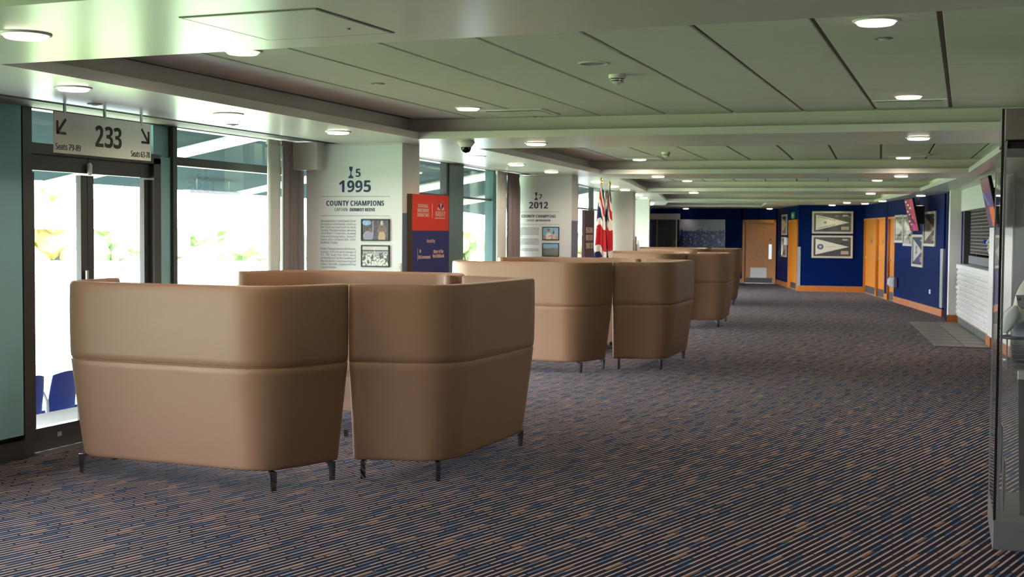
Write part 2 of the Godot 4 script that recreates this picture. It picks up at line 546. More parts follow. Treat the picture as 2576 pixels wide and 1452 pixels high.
func build_facade() -> void:
	var X := -6.55
	var P := func(z: float) -> Vector2: return Vector2(X, z)
	# head rail and the slot with the curtain track, all along
	var head := [Vector2(-6.55, 8), Vector2(-6.55, -12.1), Vector2(-6.2, -12.12), Vector2(-6.62, -19.1), Vector2(-6.45, -19.3), Vector2(-7.25, -26.9), Vector2(-7.5, -27.2), Vector2(-8.7, -34.7), Vector2(-11, -46)]
	var tr := thing("trim_1", "pale grey window head with its recessed curtain track", "trim", Vector3.ZERO, 0, "", "structure")
	for i in head.size() - 1:
		var a: Vector2 = head[i]
		var b: Vector2 = head[i + 1]
		seg(tr, "head_rail", a, b, 2.565, 2.8, 0.12, M.frame)
		if i in [1, 3, 5]: continue
		var s := Vector2(0.36, 0)
		part(tr, "track_soffit", slab([a + Vector2(0.06, 0), b + Vector2(0.06, 0), b + s + Vector2(0.05, 0), a + s + Vector2(0.05, 0)], 2.572, 2.6), M.taupe)
		part(tr, "track_channel", slab([a + Vector2(0.44, 0), b + Vector2(0.44, 0), b + Vector2(0.50, 0), a + Vector2(0.5, 0)], 2.556, 2.6), M.midgrey)
		part(tr, "track_shadow_gap", slab([a + Vector2(0.5, 0), b + Vector2(0.5, 0), b + Vector2(0.74, 0), a + Vector2(0.74, 0)], 2.6, 2.63), M.darkgrey)
	# spandrel panels and windows nearer than the door
	var zs := [1.4, -0.4, -1.0, -2.7, -3.3, -4.9, -6.35]
	wall("wall_left", Vector2(-6.6, 8.2), Vector2(-6.6, 1.4), 0.0, 2.8, 0.2, M.wall, "plain wall left of the camera, out of view")
	var w := thing("window_1", "floor-length glazing left of the teal panel, out of view", "window", Vector3.ZERO, 0, "", "structure")
	for i in zs.size() - 1:
		if zs[i] - zs[i + 1] < 0.7:
			seg(w, "cladding_panel", P.call(zs[i]), P.call(zs[i + 1]), 0.0, 2.58, 0.1, M.teal)
			continue
		seg(w, "mullion", P.call(zs[i]), P.call(zs[i] - 0.06), 0.0, 2.58, 0.12, M.frame)
		seg(w, "sill", P.call(zs[i]), P.call(zs[i + 1]), 0.0, 0.14, 0.12, M.frame)
		seg(w, "transom", P.call(zs[i]), P.call(zs[i + 1]), 2.25, 2.31, 0.1, M.frame)
		pane(w, P.call(zs[i]), P.call(zs[i + 1]), 0.14, 2.58)
	var panel := thing("wall_left", "wide teal back-painted panel left of the glass doors", "wall panel", Vector3.ZERO, 0, "", "structure")
	seg(panel, "cladding_panel", Vector2(X + 0.05, -6.35), Vector2(X + 0.05, -7.86), 0.17, 2.58, 0.03, M.teal)
	seg(panel, "panel_backing", Vector2(X - 0.05, -6.35), Vector2(X - 0.05, -7.9), 0.0, 2.6, 0.08, M.frame)
	seg(panel, "sill", Vector2(X + 0.06, -6.35), Vector2(X + 0.06, -7.86), 0.0, 0.13, 0.06, M.frame)
	# double door
	var d := thing("door_1", "dark grey framed pair of glass doors under the numbered sign", "door", Vector3.ZERO, 0, "", "structure")
	seg(d, "jamb", P.call(-7.87), P.call(-7.97), 0.0, 2.58, 0.14, M.frame)
	seg(d, "jamb", P.call(-9.50), P.call(-9.60), 0.0, 2.28, 0.14, M.frame)
	seg(d, "door_head", P.call(-7.97), P.call(-9.60), 2.235, 2.315, 0.14, M.frame)
	seg(d, "threshold", Vector2(X + 0.1, -7.97), Vector2(X + 0.1, -9.55), 0.0, 0.012, 0.12, M.alu)
	for s in [[-7.975, -8.665], [-8.675, -9.5]]:
		var z0: float = s[0]
		var z1: float = s[1]
		var leaf := part(d, "door_leaf", bx(absf(z0 - z1), 0.175, 0.06), M.frame, Vector3(X, 0.1, (z0 + z1) / 2), PI / 2)
		part(leaf, "top_rail", bx(absf(z0 - z1), 0.124, 0.06), M.frame, Vector3(0, 2.077, 0))
		for k in [-1, 1]:
			part(leaf, "stile", bx(0.075, 2.0, 0.045), M.frame, Vector3(k * (absf(z0 - z1) / 2 - 0.0375), 1.0, 0))
		var q := QuadMesh.new()
		q.size = Vector2(absf(z0 - z1) - 0.15, 1.93)
		part(leaf, "glass_pane", q, M.glass, Vector3(0, 1.05, 0))
		if z1 > -9.0: part(leaf, "pull_handle", cb(0.025, 0.12, 0.03, 0.006), M.alu, Vector3(absf(z0 - z1) / 2 - 0.03, 1.2, 0.04))
	part(d, "door_contact", lathe_capsule(0.02, 0.1), M.white, Vector3(X + 0.055, 2.15, -8.66))
	part(d, "kick_label", bx(0.05, 0.035, 0.002), M.midgrey, Vector3(X + 0.034, 0.115, -8.3), PI / 2)
	pane(d, P.call(-7.97), P.call(-9.55), 2.315, 2.58)
	var fin := thing("wall_left", "blue-grey panel between the glass doors and the fixed window", "wall panel", Vector3.ZERO, 0, "", "structure")
	fin.name = "wall_left_001"
	seg(fin, "cladding_panel", P.call(-9.60), P.call(-9.77), 0.0, 2.3, 0.1, M.teal)
	seg(fin, "mullion", P.call(-9.77), P.call(-9.83), 0.0, 2.58, 0.16, M.frame)
	seg(fin, "over_panel", P.call(-9.55), P.call(-9.77), 2.31, 2.58, 0.06, M.teal)
	var w2 := thing("window_2", "tall fixed window right of the doors with a dark transom", "window", Vector3.ZERO, 0, "", "structure")
	seg(w2, "transom", P.call(-9.83), P.call(-12.0), 2.24, 2.315, 0.1, M.frame)
	seg(w2, "sill", P.call(-9.83), P.call(-12.0), 0.0, 0.14, 0.12, M.frame)
	seg(w2, "mullion", P.call(-11.9), P.call(-12.0), 0.0, 2.58, 0.1, M.frame)
	pane(w2, P.call(-9.83), P.call(-11.9), 0.14, 2.58)
	# second bay
	var A := Vector2(-6.2, -12.15)
	var B := Vector2(-6.62, -19.1)
	var w3 := thing("window_3", "tall window beyond the first pillar with a narrow mullion", "window", Vector3.ZERO, 0, "", "structure")
	glazing(w3, A, B, [[0.0, 3.70, "g"], [3.70, 3.78, "m"], [3.78, 4.38, "t"], [4.38, 5.78, "g"], [5.78, 6.2, "t"], [6.2, 6.96, "g"]])
	var A3 := Vector2(-6.45, -19.3)
	var B3 := Vector2(-7.25, -26.9)
	var w4 := thing("window_4", "tall window beyond the second pillar behind the flags", "window", Vector3.ZERO, 0, "", "structure")
	glazing(w4, A3, B3, [[0.0, 3.7, "g"], [3.7, 4.3, "t"], [4.3, 6.0, "g"], [6.0, 6.1, "m"], [6.1, 7.64, "g"]])
	var w5 := thing("window_5", "far window bays near the end of the hall", "window", Vector3.ZERO, 0, "", "structure")
	glazing(w5, Vector2(-7.5, -27.2), Vector2(-8.7, -34.7), [[0.0, 3.6, "g"], [3.6, 4.2, "t"], [4.2, 7.6, "g"]])
	glazing(w5, Vector2(-8.7, -34.7), Vector2(-10.6, -44.9), [[0.0, 4.6, "g"], [4.6, 5.2, "t"], [5.2, 10.3, "w"]])
	# closing walls behind the camera
	wall("wall_back", Vector2(-6.7, 8.1), Vector2(5, 8.1), 0, 2.8, 0.2, M.casegrey, "plain grey wall behind the camera")
	# curtains
	curtain("curtain", "pale sheer curtain bunched beside the fixed window", Vector2(-6.32, -11.12), Vector2(-6.34, -11.40), 0.022, 5, M.sheer)
	curtain("curtain", "grey pleated curtain drawn back beside the first printed pillar", Vector2(-6.30, -11.38), Vector2(-6.33, -11.84), 0.035, 7, M.curtain)
	curtain("curtain", "pale sheer curtain bunched beside the second printed pillar", Vector2(-6.34, -17.66), Vector2(-6.37, -18.16), 0.022, 5, M.sheer)
	curtain("curtain", "grey pleated curtain drawn back beside the second printed pillar", Vector2(-6.36, -18.20), Vector2(-6.39, -18.80), 0.035, 7, M.curtain)
	curtain("curtain", "grey curtain beside the third pillar, behind the flags", Vector2(-6.98, -25.75), Vector2(-7.02, -26.05), 0.03, 5, M.curtain)
	curtain("curtain", "pale sheer curtain beside the third pillar, behind the flags", Vector2(-7.02, -26.12), Vector2(-7.1, -26.75), 0.028, 7, M.sheer)
	# sign
	var s := thing("hanging_sign", "grey hanging seat sign reading 233 over the glass doors", "sign", Vector3(-5.95, 2.35, -8.11), PI / 2)
	var acrylic := mat(Color(0.78, 0.78, 0.76), 0.22)
	acrylic.backlight_enabled = true
	acrylic.backlight = Color(0.8, 0.8, 0.8)
	part(s, "board", cb(1.14, 0.285, 0.008, 0.002), acrylic, Vector3.ZERO)
	letters(s, "number", "233", Vector3(0.04, 0.0, 0.006), 0.155, M.black, 0, true, 0.31)
	letters(s, "lettering", "Seats 79-89", Vector3(-0.42, -0.1, 0.006), 0.042, M.black, 0, false, 0.27)
	letters(s, "lettering", "Seats 63-78", Vector3(0.43, -0.1, 0.006), 0.042, M.black, 0, false, 0.24)
	for k in [-1, 1]:
		var c := Vector3(-0.49 if k < 0 else 0.49, 0.045, 0.006)
		var ar := part(s, "arrow", arrow(k), M.black, c)
		ar.rotation.z = 0
	for k in [-0.45, 0.0, 0.45]:
		part(s, "hanger", bx(0.02, 0.09, 0.012), M.alu, Vector3(k, 0.165, 0))

func arrow(k: int) -> Mesh:   # thin arrow pointing down and outwards
	var t := 0.009
	var s := -k
	var outline := func(a: Vector2, b: Vector2) -> Array:
		var n := (b - a).normalized().orthogonal() * t
		return [a + n, b + n, b - n, a - n]
	var st := SurfaceTool.new()
	st.begin(Mesh.PRIMITIVE_TRIANGLES)
	for l in [[Vector2(0.045 * s, 0.05), Vector2(-0.045 * s, -0.05)], [Vector2(-0.045 * s, -0.055), Vector2(-0.045 * s, 0.035)], [Vector2(-0.05 * s, -0.05), Vector2(0.045 * s, -0.05)]]:
		st.append_from(extrude(outline.call(l[0], l[1]), 0.004), 0, Transform3D())
	return st.commit()

func lathe_capsule(r: float, h: float) -> Mesh:
	return lathe([[0.0, -h / 2], [r * 0.6, -h / 2 + r * 0.15], [r, -h / 2 + r], [r, h / 2 - r], [r * 0.6, h / 2 - r * 0.15], [0.0, h / 2]], 16)

func glazing(w: Node3D, A: Vector2, B: Vector2, bits: Array) -> void:
	var u := (B - A).normalized()
	for b in bits:
		var p: Vector2 = A + u * b[0]
		var q: Vector2 = A + u * b[1]
		if b[2] == "g":
			pane(w, p, q, 0.14, 2.57)
			seg(w, "sill", p, q, 0.0, 0.14, 0.12, M.frame)
			seg(w, "transom", p, q, 2.13, 2.16, 0.06, M.frame)
		elif b[2] == "m":
			seg(w, "mullion", p, q, 0.0, 2.57, 0.09, M.frame)
		elif b[2] == "w":
			seg(w, "wall_panel", p, q, 0.0, 2.57, 0.15, M.wall)
		else:
			seg(w, "cladding_panel", p, q, 0.0, 2.57, 0.12, M.fin)

func curtain(called: String, label: String, a: Vector2, b: Vector2, amp: float, folds: int, m: Material) -> void:
	var o := thing(called, label, "curtain", Vector3((a.x + b.x) / 2, 0, (a.y + b.y) / 2), dir_yaw(a, b))
	var L := a.distance_to(b)
	var n := folds * 10
	var rings := []
	for yy in [0.03, 0.5, 1.2, 1.9, 2.35, 2.45, 2.55]:
		var ring := PackedVector3Array()
		var k: float = 1.0 if yy < 2.4 else 0.55
		for j in n + 1:
			var t := float(j) / n
			var ph := t * folds * TAU
			ring.append(Vector3((t - 0.5) * L + sin(ph * 2.0) * 0.004, yy, (sin(ph) * amp + sin(ph * 0.37 + yy * 0.5) * amp * 0.3) * k + 0.006))
		for j in range(n, -1, -1):
			var v := ring[j]
			ring.append(v + Vector3(0, 0, -0.008))
		rings.append(ring)
	part(o, "drape", loft(rings, true, true, true), m)
	part(o, "heading_tape", bx(L, 0.05, 0.025), m, Vector3(0, 2.53, 0))

# ------------------------------------------------------------------ pillars with printed history panels
func build_pillars() -> void:
	pillar("first", Vector2(-5.18, -11.72), 0.0, 1.04, "1995", "5", "CAPTAIN ", "DERMOT REEVE", 0)
	pillar("second", Vector2(-5.60, -18.94), 3.45, 0.88, "2012", "7", "CAPTAIN ", "JIM TROUGHTON", 1)
	var p3 := thing("pillar", "plain white pillar behind the two flags", "pillar", Vector3(-6.61, 0, -26.9), deg_to_rad(6.9), "", "structure")
	part(p3, "shaft", bx(0.9, HS, 0.42), M.wall, Vector3(-0.45, HS / 2, -0.21))
	var p4 := thing("pillar", "plain white pillar beside the far glass display cabinet", "pillar", Vector3(-7.75, 0, -33.3), deg_to_rad(10.2), "", "structure")
	part(p4, "shaft", bx(1.0, HS, 0.42), M.wall, Vector3(-0.5, HS / 2, -0.21))
	var sd := thing("sanitiser_dispenser", "small white sanitiser dispenser on the far plain pillar side", "dispenser", Vector3(-6.55, 0, -27.1), deg_to_rad(6.9))
	part(sd, "back_plate", bx(0.02, 0.42, 0.12), M.midgrey, Vector3(-0.038, 1.4, 0))
	part(sd, "bottle", lathe([[0.0, 1.2], [0.036, 1.21], [0.036, 1.42], [0.014, 1.46], [0.014, 1.52], [0, 1.525]], 14), M.white, Vector3(0.01, 0, 0))

func pillar(nth: String, corner: Vector2, turn: float, width: float, year: String, number: String, cap: String, who: String, which: int) -> void:
	var yaw := deg_to_rad(turn)
	var p := thing("pillar", "white %s pillar from the camera printed with the %s county champions" % [nth, year], "pillar", Vector3(corner.x, 0, corner.y), yaw, "", "structure")
	part(p, "shaft", bx(width, HS - 0.9, 0.42), M.wall, Vector3(-width / 2, 0.9 + (HS - 0.9) / 2 , -0.215))
	part(p, "lower_shaft", bx(width, 0.9, 0.42), M.wall, Vector3(-width / 2, 0.45, -0.215))
	part(p, "dado_paint", bx(0.004, 1.86, 0.42), M.dado, Vector3(0.002, 0.93, -0.215))
	part(p, "printed_panel", bx(width, HS - 0.02, 0.006), M.wallprint, Vector3(-width / 2, HS / 2 - 0.01, -0.002))
	if which == 0:
		part(p, "bulkhead_box", bx(0.34, 0.27, 0.16), M.wall, Vector3(-width - 0.02 + 0.04, HS - 0.125, 0.06))
	# layout measured from the first pillar; x from its right corner
	var x0 := -0.505 if which == 0 else -0.51
	var k := 1.0 if which == 0 else 0.86
	var zf := 0.003
	var dy := 0.0 if which == 0 else 0.03
	part(p, "trophy_icon", trophy(), M.ink, Vector3(x0 - 0.045 * k, 2.258 - dy, zf))
	letters(p, "lettering", number, Vector3(x0 + 0.035 * k, 2.25 - dy, zf), 0.08 * k, M.ink, 0, true)
	letters(p, "lettering", year, Vector3(x0, 2.118 - dy, zf), 0.115 * k, M.ink, 0, true, 0.345 * k)
	for yy in [2.02, 1.83]:
		part(p, "rule_line", bx(0.75 * k, 0.004, 0.002), M.inkgrey, Vector3(x0, yy - dy, zf))
	letters(p, "lettering", "COUNTY CHAMPIONS", Vector3(x0, 1.953 - dy, zf), 0.05 * k, M.ink, 0, true, 0.625 * k)
	letters(p, "lettering", "CAPTAIN", Vector3(x0 - 0.152 * k, 1.89 - dy, zf), 0.031 * k, M.inkgrey, 0, false, 0.14 * k)
	letters(p, "lettering", who, Vector3(x0 + 0.08 * k, 1.89 - dy, zf), 0.031 * k, M.ink, 0, true, 0.272 * k)
	var text := [["Warwickshire continued their", "dominance of domestic cricket as", "the Club secured back-to-back", "County Championships, winning", "14 of their 17 matches, drawing", "one and losing twice. Reeve's", "team also claimed the 1995", "NatWest Trophy.", "", "Trevor Penney started with the bat,", "scoring 1,135 runs at an average of", "57.30, but the title was", "underpinned by the bowling of", "Warwickshire overseas legend", "Allan Donald, supported by", "Captain Reeve.", "", "Donald topped the bowling"],
		["Warwickshire won their seventh", "County Championship title with", "six wins from their 16 matches,", "sealing the pennant with a game", "to spare at the end of a wet", "summer.", "", "The bowlers shared the wickets", "through the season and the", "batsmen chipped in whenever", "runs were needed down the", "order.", "", "The Club finished the year", "with the trophy back at home."]]
	var lines: Array = text[which]
	for i in lines.size():
		if lines[i] == "": continue
		var full: bool = lines[i].length() > 22
		var w: float = (0.385 if full else 0.385 * lines[i].length() / 31.0) * k
		var o := letters(p, "body_text", lines[i], Vector3(x0 - 0.375 * k + w / 2, 1.778 - dy - i * 0.0305 * k * (1.0 if which == 0 else 0.93), zf), 0.0205 * k, M.inkpale, 0, false, w)
		o.mesh.depth = 0.002
	var sx := 0.0
	for i in 2:
		var desc: String = [["framed photo of two celebrating players lifting a trophy, first pillar", "framed black and white team photo on the first pillar"], ["framed photo of a player holding a trophy, second pillar", "framed photo of a full cricket ground on the second pillar"]][which][i]
		var local := Vector3(x0 + 0.225 * k, (1.692 - 0.255 * i) if which == 0 else (1.665 - 0.245 * i), 0.012)
		var b := Basis(Vector3.UP, yaw)
		var pic := thing("picture_frame", desc, "picture frame", Vector3(corner.x, 0, corner.y) + b * local, yaw)
		var fw := 0.305 * k
		var fh := 0.215 if which == 0 else 0.2
		frame_border(pic, fw, fh, 0.012, 0.02, M.black)
		part(pic, "print", quad(fw - 0.02, fh - 0.02), photo(which * 2 + i), Vector3(0, 0, 0.002))
	if which == 0:
		var sw := thing("wall_switch", "small white switch plate low on the first printed pillar", "switch", Vector3(corner.x - 0.025, 1.33, corner.y + 0.006), yaw)
		part(sw, "plate", cb(0.035, 0.08, 0.01, 0.002), M.white)
		part(sw, "rocker", cb(0.016, 0.03, 0.008, 0.002), M.white, Vector3(0, 0, 0.006))

func quad(w: float, h: float) -> QuadMesh:
	var k := "q%.4f,%.4f" % [w, h]
	if not meshes.has(k):
		var q := QuadMesh.new()
		q.size = Vector2(w, h)
		meshes[k] = q
	return meshes[k]

func trophy() -> Mesh:
	return extrude([Vector2(-0.026, -0.058), Vector2(0.026, -0.058), Vector2(0.026, -0.044), Vector2(0.012, -0.034), Vector2(0.004, -0.022), Vector2(0.004, 0.006), Vector2(0.012, 0.016), Vector2(0.016, 0.036), Vector2(0.02, 0.055), Vector2(-0.02, 0.055), Vector2(-0.016, 0.036), Vector2(-0.012, 0.016), Vector2(-0.004, 0.006), Vector2(-0.004, -0.022), Vector2(-0.012, -0.034), Vector2(-0.026, -0.044)], 0.003)

func frame_border(parent: Node3D, w: float, h: float, t: float, d: float, m: Material) -> void:
	for s in [-1, 1]:
		part(parent, "frame_rail", cb(w, t, d, 0.002), m, Vector3(0, s * (h - t) / 2, 0))
		part(parent, "frame_stile", cb(t, h - 2 * t, d, 0.002), m, Vector3(s * (w - t) / 2, 0, 0))
	part(parent, "backing", bx(w - t, h - t, 0.004), M.white, Vector3(0, 0, -d / 2 + 0.004))

func blob(img: Image, c: Vector2, r: Vector2, col: Color) -> void:
	for y in range(int(c.y - r.y), int(c.y + r.y) + 1):
		for x in range(int(c.x - r.x), int(c.x + r.x) + 1):
			if x < 0 or y < 0 or x >= img.get_width() or y >= img.get_height(): continue
			var q := Vector2((x - c.x) / r.x, (y - c.y) / r.y)
			if q.length_squared() <= 1.0: img.set_pixel(x, y, col)

func photo(which: int) -> StandardMaterial3D:
	var w := 256
	var h := 176
	var img := Image.create(w, h, false, Image.FORMAT_RGB8)
	var r := RandomNumberGenerator.new()
	r.seed = 20 + which
	if which == 0:
		img.fill(Color(0.16, 0.13, 0.15))
		for i in 160:
			var g := 0.12 + r.randf() * 0.22
			blob(img, Vector2(r.randf() * w, r.randf() * h), Vector2(6, 8), Color(g, g * 0.85, g * 0.9))
		blob(img, Vector2(44, 22), Vector2(44, 26), Color(0.45, 0.66, 0.86))
		for i in 30: blob(img, Vector2(10 + r.randf() * 70, 6 + r.randf() * 38), Vector2(5, 2), Color(0.7, 0.84, 0.95))
		blob(img, Vector2(60, 140), Vector2(50, 46), Color(0.55, 0.56, 0.66))
		blob(img, Vector2(76, 88), Vector2(14, 18), Color(0.42, 0.26, 0.2))
		img.fill_rect(Rect2i(102, 6, 7, 120), Color(0.72, 0.7, 0.74))
		blob(img, Vector2(190, 150), Vector2(34, 60), Color(0.72, 0.6, 0.42))
		blob(img, Vector2(190, 84), Vector2(18, 20), Color(0.46, 0.27, 0.2))
		for s in [-1, 1]:
			for i in 14: blob(img, Vector2(190 + s * (36 - i * 1.9), 100 - i * 5.0), Vector2(7, 7), Color(0.52, 0.32, 0.24))
		blob(img, Vector2(190, 26), Vector2(12, 22), Color(0.72, 0.72, 0.74))
	elif which == 1:
		img.fill(Color(0.62, 0.63, 0.62))
		img.fill_rect(Rect2i(0, 0, w, 34), Color(0.78, 0.79, 0.77))
		img.fill_rect(Rect2i(0, 34, w, 12), Color(0.16, 0.17, 0.18))
		for i in 130:
			var x := r.randf() * w
			var y := 58 + r.randf() * 100
			blob(img, Vector2(x, y + 16), Vector2(9, 18), Color(0.84, 0.86, 0.83) if r.randf() < 0.75 else Color(0.12, 0.14, 0.14))
			blob(img, Vector2(x, y), Vector2(5, 6), Color(0.32, 0.3, 0.28))
		img.fill_rect(Rect2i(120, 6, 4, 120), Color(0.9, 0.9, 0.9))
	elif which == 2:
		img.fill(Color(0.52, 0.74, 0.86))
		img.fill_rect(Rect2i(0, 118, w, 58), Color(0.66, 0.62, 0.56))
		blob(img, Vector2(92, 130), Vector2(46, 56), Color(0.88, 0.85, 0.82))
		blob(img, Vector2(92, 52), Vector2(20, 26), Color(0.74, 0.5, 0.4))
		blob(img, Vector2(92, 34), Vector2(21, 12), Color(0.3, 0.2, 0.15))
		for i in 12: blob(img, Vector2(104 + i * 6.0, 128 - i * 1.5), Vector2(10, 9), Color(0.8, 0.55, 0.45))
		blob(img, Vector2(176, 80), Vector2(14, 30), Color(0.18, 0.22, 0.2))
		blob(img, Vector2(176, 40), Vector2(10, 18), Color(0.62, 0.52, 0.34))
		blob(img, Vector2(186, 130), Vector2(30, 40), Color(0.82, 0.7, 0.62))
	else:
		img.fill(Color(0.5, 0.72, 0.88))
		img.fill_rect(Rect2i(0, 60, w, 116), Color(0.36, 0.4, 0.4))
		for i in 700:
			var g := 0.25 + r.randf() * 0.4
			blob(img, Vector2(r.randf() * w, 62 + r.randf() * 90), Vector2(3, 2), Color(g, g * 0.95, g * 0.9))
		img.fill_rect(Rect2i(0, 148, w, 28), Color(0.3, 0.44, 0.26))
		blob(img, Vector2(60, 60), Vector2(60, 8), Color(0.62, 0.66, 0.7))
	var m := textured(img, 0.25)
	return m

# ------------------------------------------------------------------ right-hand side
func build_right_side() -> void:
	# blue wall with the toilet doors
	var a := Vector2(-2.78, -39.4)
	var b := Vector2(-0.42, -28.4)
	var u := (b - a).normalized()
	var yaw := -PI / 2 + deg_to_rad(12.1)
	var nrm := Vector2(u.y, -u.x)          # into the hall
	if nrm.x > 0: nrm = -nrm
	var back := -nrm
	var at := func(t: float, off := 0.0) -> Vector2: return a + u * t + nrm * off
	# wall in pieces round the doors
	var th := 0.16
	var desc := ["sliver of blue wall in the far corner", "strip of blue wall between the two washroom doors", "blue wall between the second and third wooden doors", "blue painted side wall carrying the framed pennants"]
	var parts := [[-0.1, 0.02], [2.32, 2.42], [3.86, 4.28], [5.34, 11.25]]
	for i in 4:
		wall("wall_right", at.call(parts[i][0], -th / 2), at.call(parts[i][1], -th / 2), 0.0, HS, th, M.navy, desc[i])
	wall("wall_right", at.call(0.02, -th / 2), at.call(5.34, -th / 2), 2.14, HS, th, M.navy, "blue wall above the three wooden doors")
	wall("wall_right", Vector2(-0.42, -28.48), Vector2(0.3, -28.56), 0.0, HS, th, M.navy, "dark blue end face by the corner guard")
	var tall := [[0.02, 2.32, "door_2", "wide wooden washroom door beside the navy end wall"], [2.42, 3.86, "door_3", "second wooden washroom door on the blue side wall"], [4.28, 5.34, "door_4", "wooden door next to the framed pennants on the blue side wall"]]
	for q in tall:
		var d := thing(q[2], q[3], "door", Vector3.ZERO, 0, "", "structure")
		d.name = q[2]
		var t0: float = q[0]
		var t1: float = q[1]
		seg(d, "leaf", at.call(t0 + 0.05, -0.06), at.call(t1 - 0.05, -0.06), 0.1 if q[2] == "door_9" else 0.01, 2.09, 0.045, M.oak)
		seg(d, "kick_plate", at.call(t0 + 0.09, -0.033), at.call(t1 - 0.09, -0.033), 0.02, 0.22, 0.006, M.darkgrey)
		for s in [[t0, t0 + 0.05], [t1 - 0.05, t1]]:
			seg(d, "jamb", at.call(s[0], -0.02), at.call(s[1], -0.02), 0.0, 2.14, 0.08, M.oak)
		seg(d, "door_head", at.call(t0, -0.02), at.call(t1, -0.02), 2.09, 2.14, 0.08, M.oak)
		var mid: Vector2 = at.call(t0 + 0.2, -0.03)
		part(d, "handle", lathe([[0.0, 0.0], [0.02, 0.0], [0.02, 0.05], [0.0, 0.052]], 10), M.alu, Vector3(mid.x, 1.0, mid.y))
		part(d, "door_sign", bx(0.14, 0.14, 0.004), M.alu, Vector3(at.call((t0 + t1) / 2, -0.032).x, 1.5, at.call((t0 + t1) / 2, -0.032).y), yaw)
	var bb := thing("baseboard_right", "light oak skirting along the blue side wall", "baseboard", Vector3.ZERO, 0, "", "structure")
	for s in [[2.32, 2.42], [3.86, 4.28], [5.34, 11.25]]:
		seg(bb, "skirting_board", at.call(s[0], 0.01), at.call(s[1], 0.01), 0.0, 0.15, 0.02, M.skirting)
	seg(bb, "skirting_board", Vector2(-0.44, -28.38), Vector2(-0.26, -28.40), 0.0, 0.15, 0.02, M.skirting)
	var g: Vector2 = at.call(11.12, 0.008)
	var cg := thing("corner_guard", "pale grey corner guard at the end of the blue side wall", "corner guard", Vector3(g.x, 0, g.y), yaw)
	part(cg, "side_flange", bx(0.26, 1.22, 0.012), M.midgrey, Vector3(0, 0.79, 0))
	part(cg, "front_flange", bx(0.012, 1.22, 0.06), M.midgrey, Vector3(0.13, 0.79, -0.03))
	var fr := [[5.98, 1.83, 1.16, 0.68, 0, "framed white pennant nearest the wooden doors on the blue side wall"], [7.19, 1.79, 1.16, 0.74, 1, "framed white pennant partly behind the hanging screen on the blue wall"], [8.47, 1.325, 1.3, 0.73, 2, "lower framed navy and white pennant below the row on the blue wall"], [9.82, 1.815, 1.3, 0.75, 3, "framed white pennant nearest the corner guard on the blue wall"]]
	for q in fr:
		var p: Vector2 = at.call(q[0], 0.02)
		pennant(q[5], Vector3(p.x, q[1], p.y), yaw, q[2], q[3], q[4], "framed pennants on the blue side wall")
	var hd: Vector2 = at.call(5.5, 0.06)
	var hb := thing("wall_unit", "small grey wall box low beside the wooden door", "box", Vector3(hd.x, 0.5, hd.y), yaw)
	part(hb, "case", cb(0.7, 0.26, 0.11, 0.02), M.midgrey)
	part(hb, "front_knob", cb(0.16, 0.2, 0.08, 0.03), M.alu, Vector3(-0.35, 0, 0.04))
	var sk: Vector2 = at.call(9.93, 0.006)
	var so := thing("power_socket", "small white socket low on the blue side wall", "socket", Vector3(sk.x, 0.46, sk.y), yaw)
	part(so, "plate", cb(0.15, 0.09, 0.012, 0.003), M.white)
	part(so, "outlet", bx(0.03, 0.03, 0.004), M.darkgrey, Vector3(0, 0, 0.006))
	# the shuttered bar
	var k0 := Vector2(-0.09, -26.6)
	var k1 := Vector2(0.43, -21.28)
	var ku := (k1 - k0).normalized()
	var kn := Vector2(ku.y, -ku.x)
	if kn.x > 0: kn = -kn
	var kyaw := dir_yaw(k0, k1)
	var kat := func(t: float, off := 0.0) -> Vector2: return k0 + ku * t + kn * off
	wall("wall_right", Vector2(-0.30, -26.74), Vector2(-0.09, -26.76), 0.0, 2.16, 0.3, M.wall, "white column at the far end of the shuttered bar")
	wall("wall_right", Vector2(-0.30, -26.9), Vector2(-0.36, -28.5), 0.0, HS, 0.06, M.navy, "dark blue return beside the corner guard")
	wall("wall_right", kat.call(-0.3, -0.12), kat.call(5.75, -0.12), 2.14, HS, 0.24, M.wall, "white wall above the roller shutter")
	wall("wall_right", Vector2(-0.30, -26.74), Vector2(-0.05, -26.76), 2.16, HS, 0.3, M.wall, "white wall above the far column of the bar")
	wall("wall_right", kat.call(5.2, -0.085), kat.call(5.75, -0.085), 0.0, 2.14, 0.31, M.wall, "white pier at the near end of the bar")
	wall("wall_right", kat.call(5.75, -0.02), Vector2(0.66, -19.3), 0.0, HS, 0.1, M.wall, "white wall between the bar and the charcoal wall")
	wall("wall_right", kat.call(-0.3, -1.6), kat.call(6.0, -1.6), 0.0, HS, 0.1, M.darkgrey, "dark back wall inside the bar")
	wall("wall_right", kat.call(-0.2, -0.32), kat.call(-0.2, -1.6), 0.0, HS, 0.1, M.darkgrey, "dark far end wall inside the bar")
	wall("wall_right", kat.call(5.9, -0.2), kat.call(5.9, -1.6), 0.0, HS, 0.1, M.darkgrey, "dark end wall inside the bar")
	wall("wall_right", kat.call(-0.02, -0.14), kat.call(0.27, -0.14), 0.66, 2.14, 0.2, M.darkgrey, "dark reveal beside the roller shutter")
	wall("wall_right", Vector2(0.68, -19.3), Vector2(1.3, -14.0), 0.0, HS, 0.1, M.black, "charcoal wall seen through the near display case")
	wall("wall_right", Vector2(1.3, -14.0), Vector2(2.6, -6.0), 0.0, HS, 0.1, M.wall, "white wall right of the picture behind the display case")
	wall("wall_right", Vector2(2.6, -6.0), Vector2(3.4, 8.0), 0.0, HS, 0.1, M.casegrey, "grey wall right of the camera")
	var bk := thing("baseboard_right", "oak skirting at the columns of the bar", "baseboard", Vector3.ZERO, 0, "", "structure")
	bk.name = "baseboard_right_001"
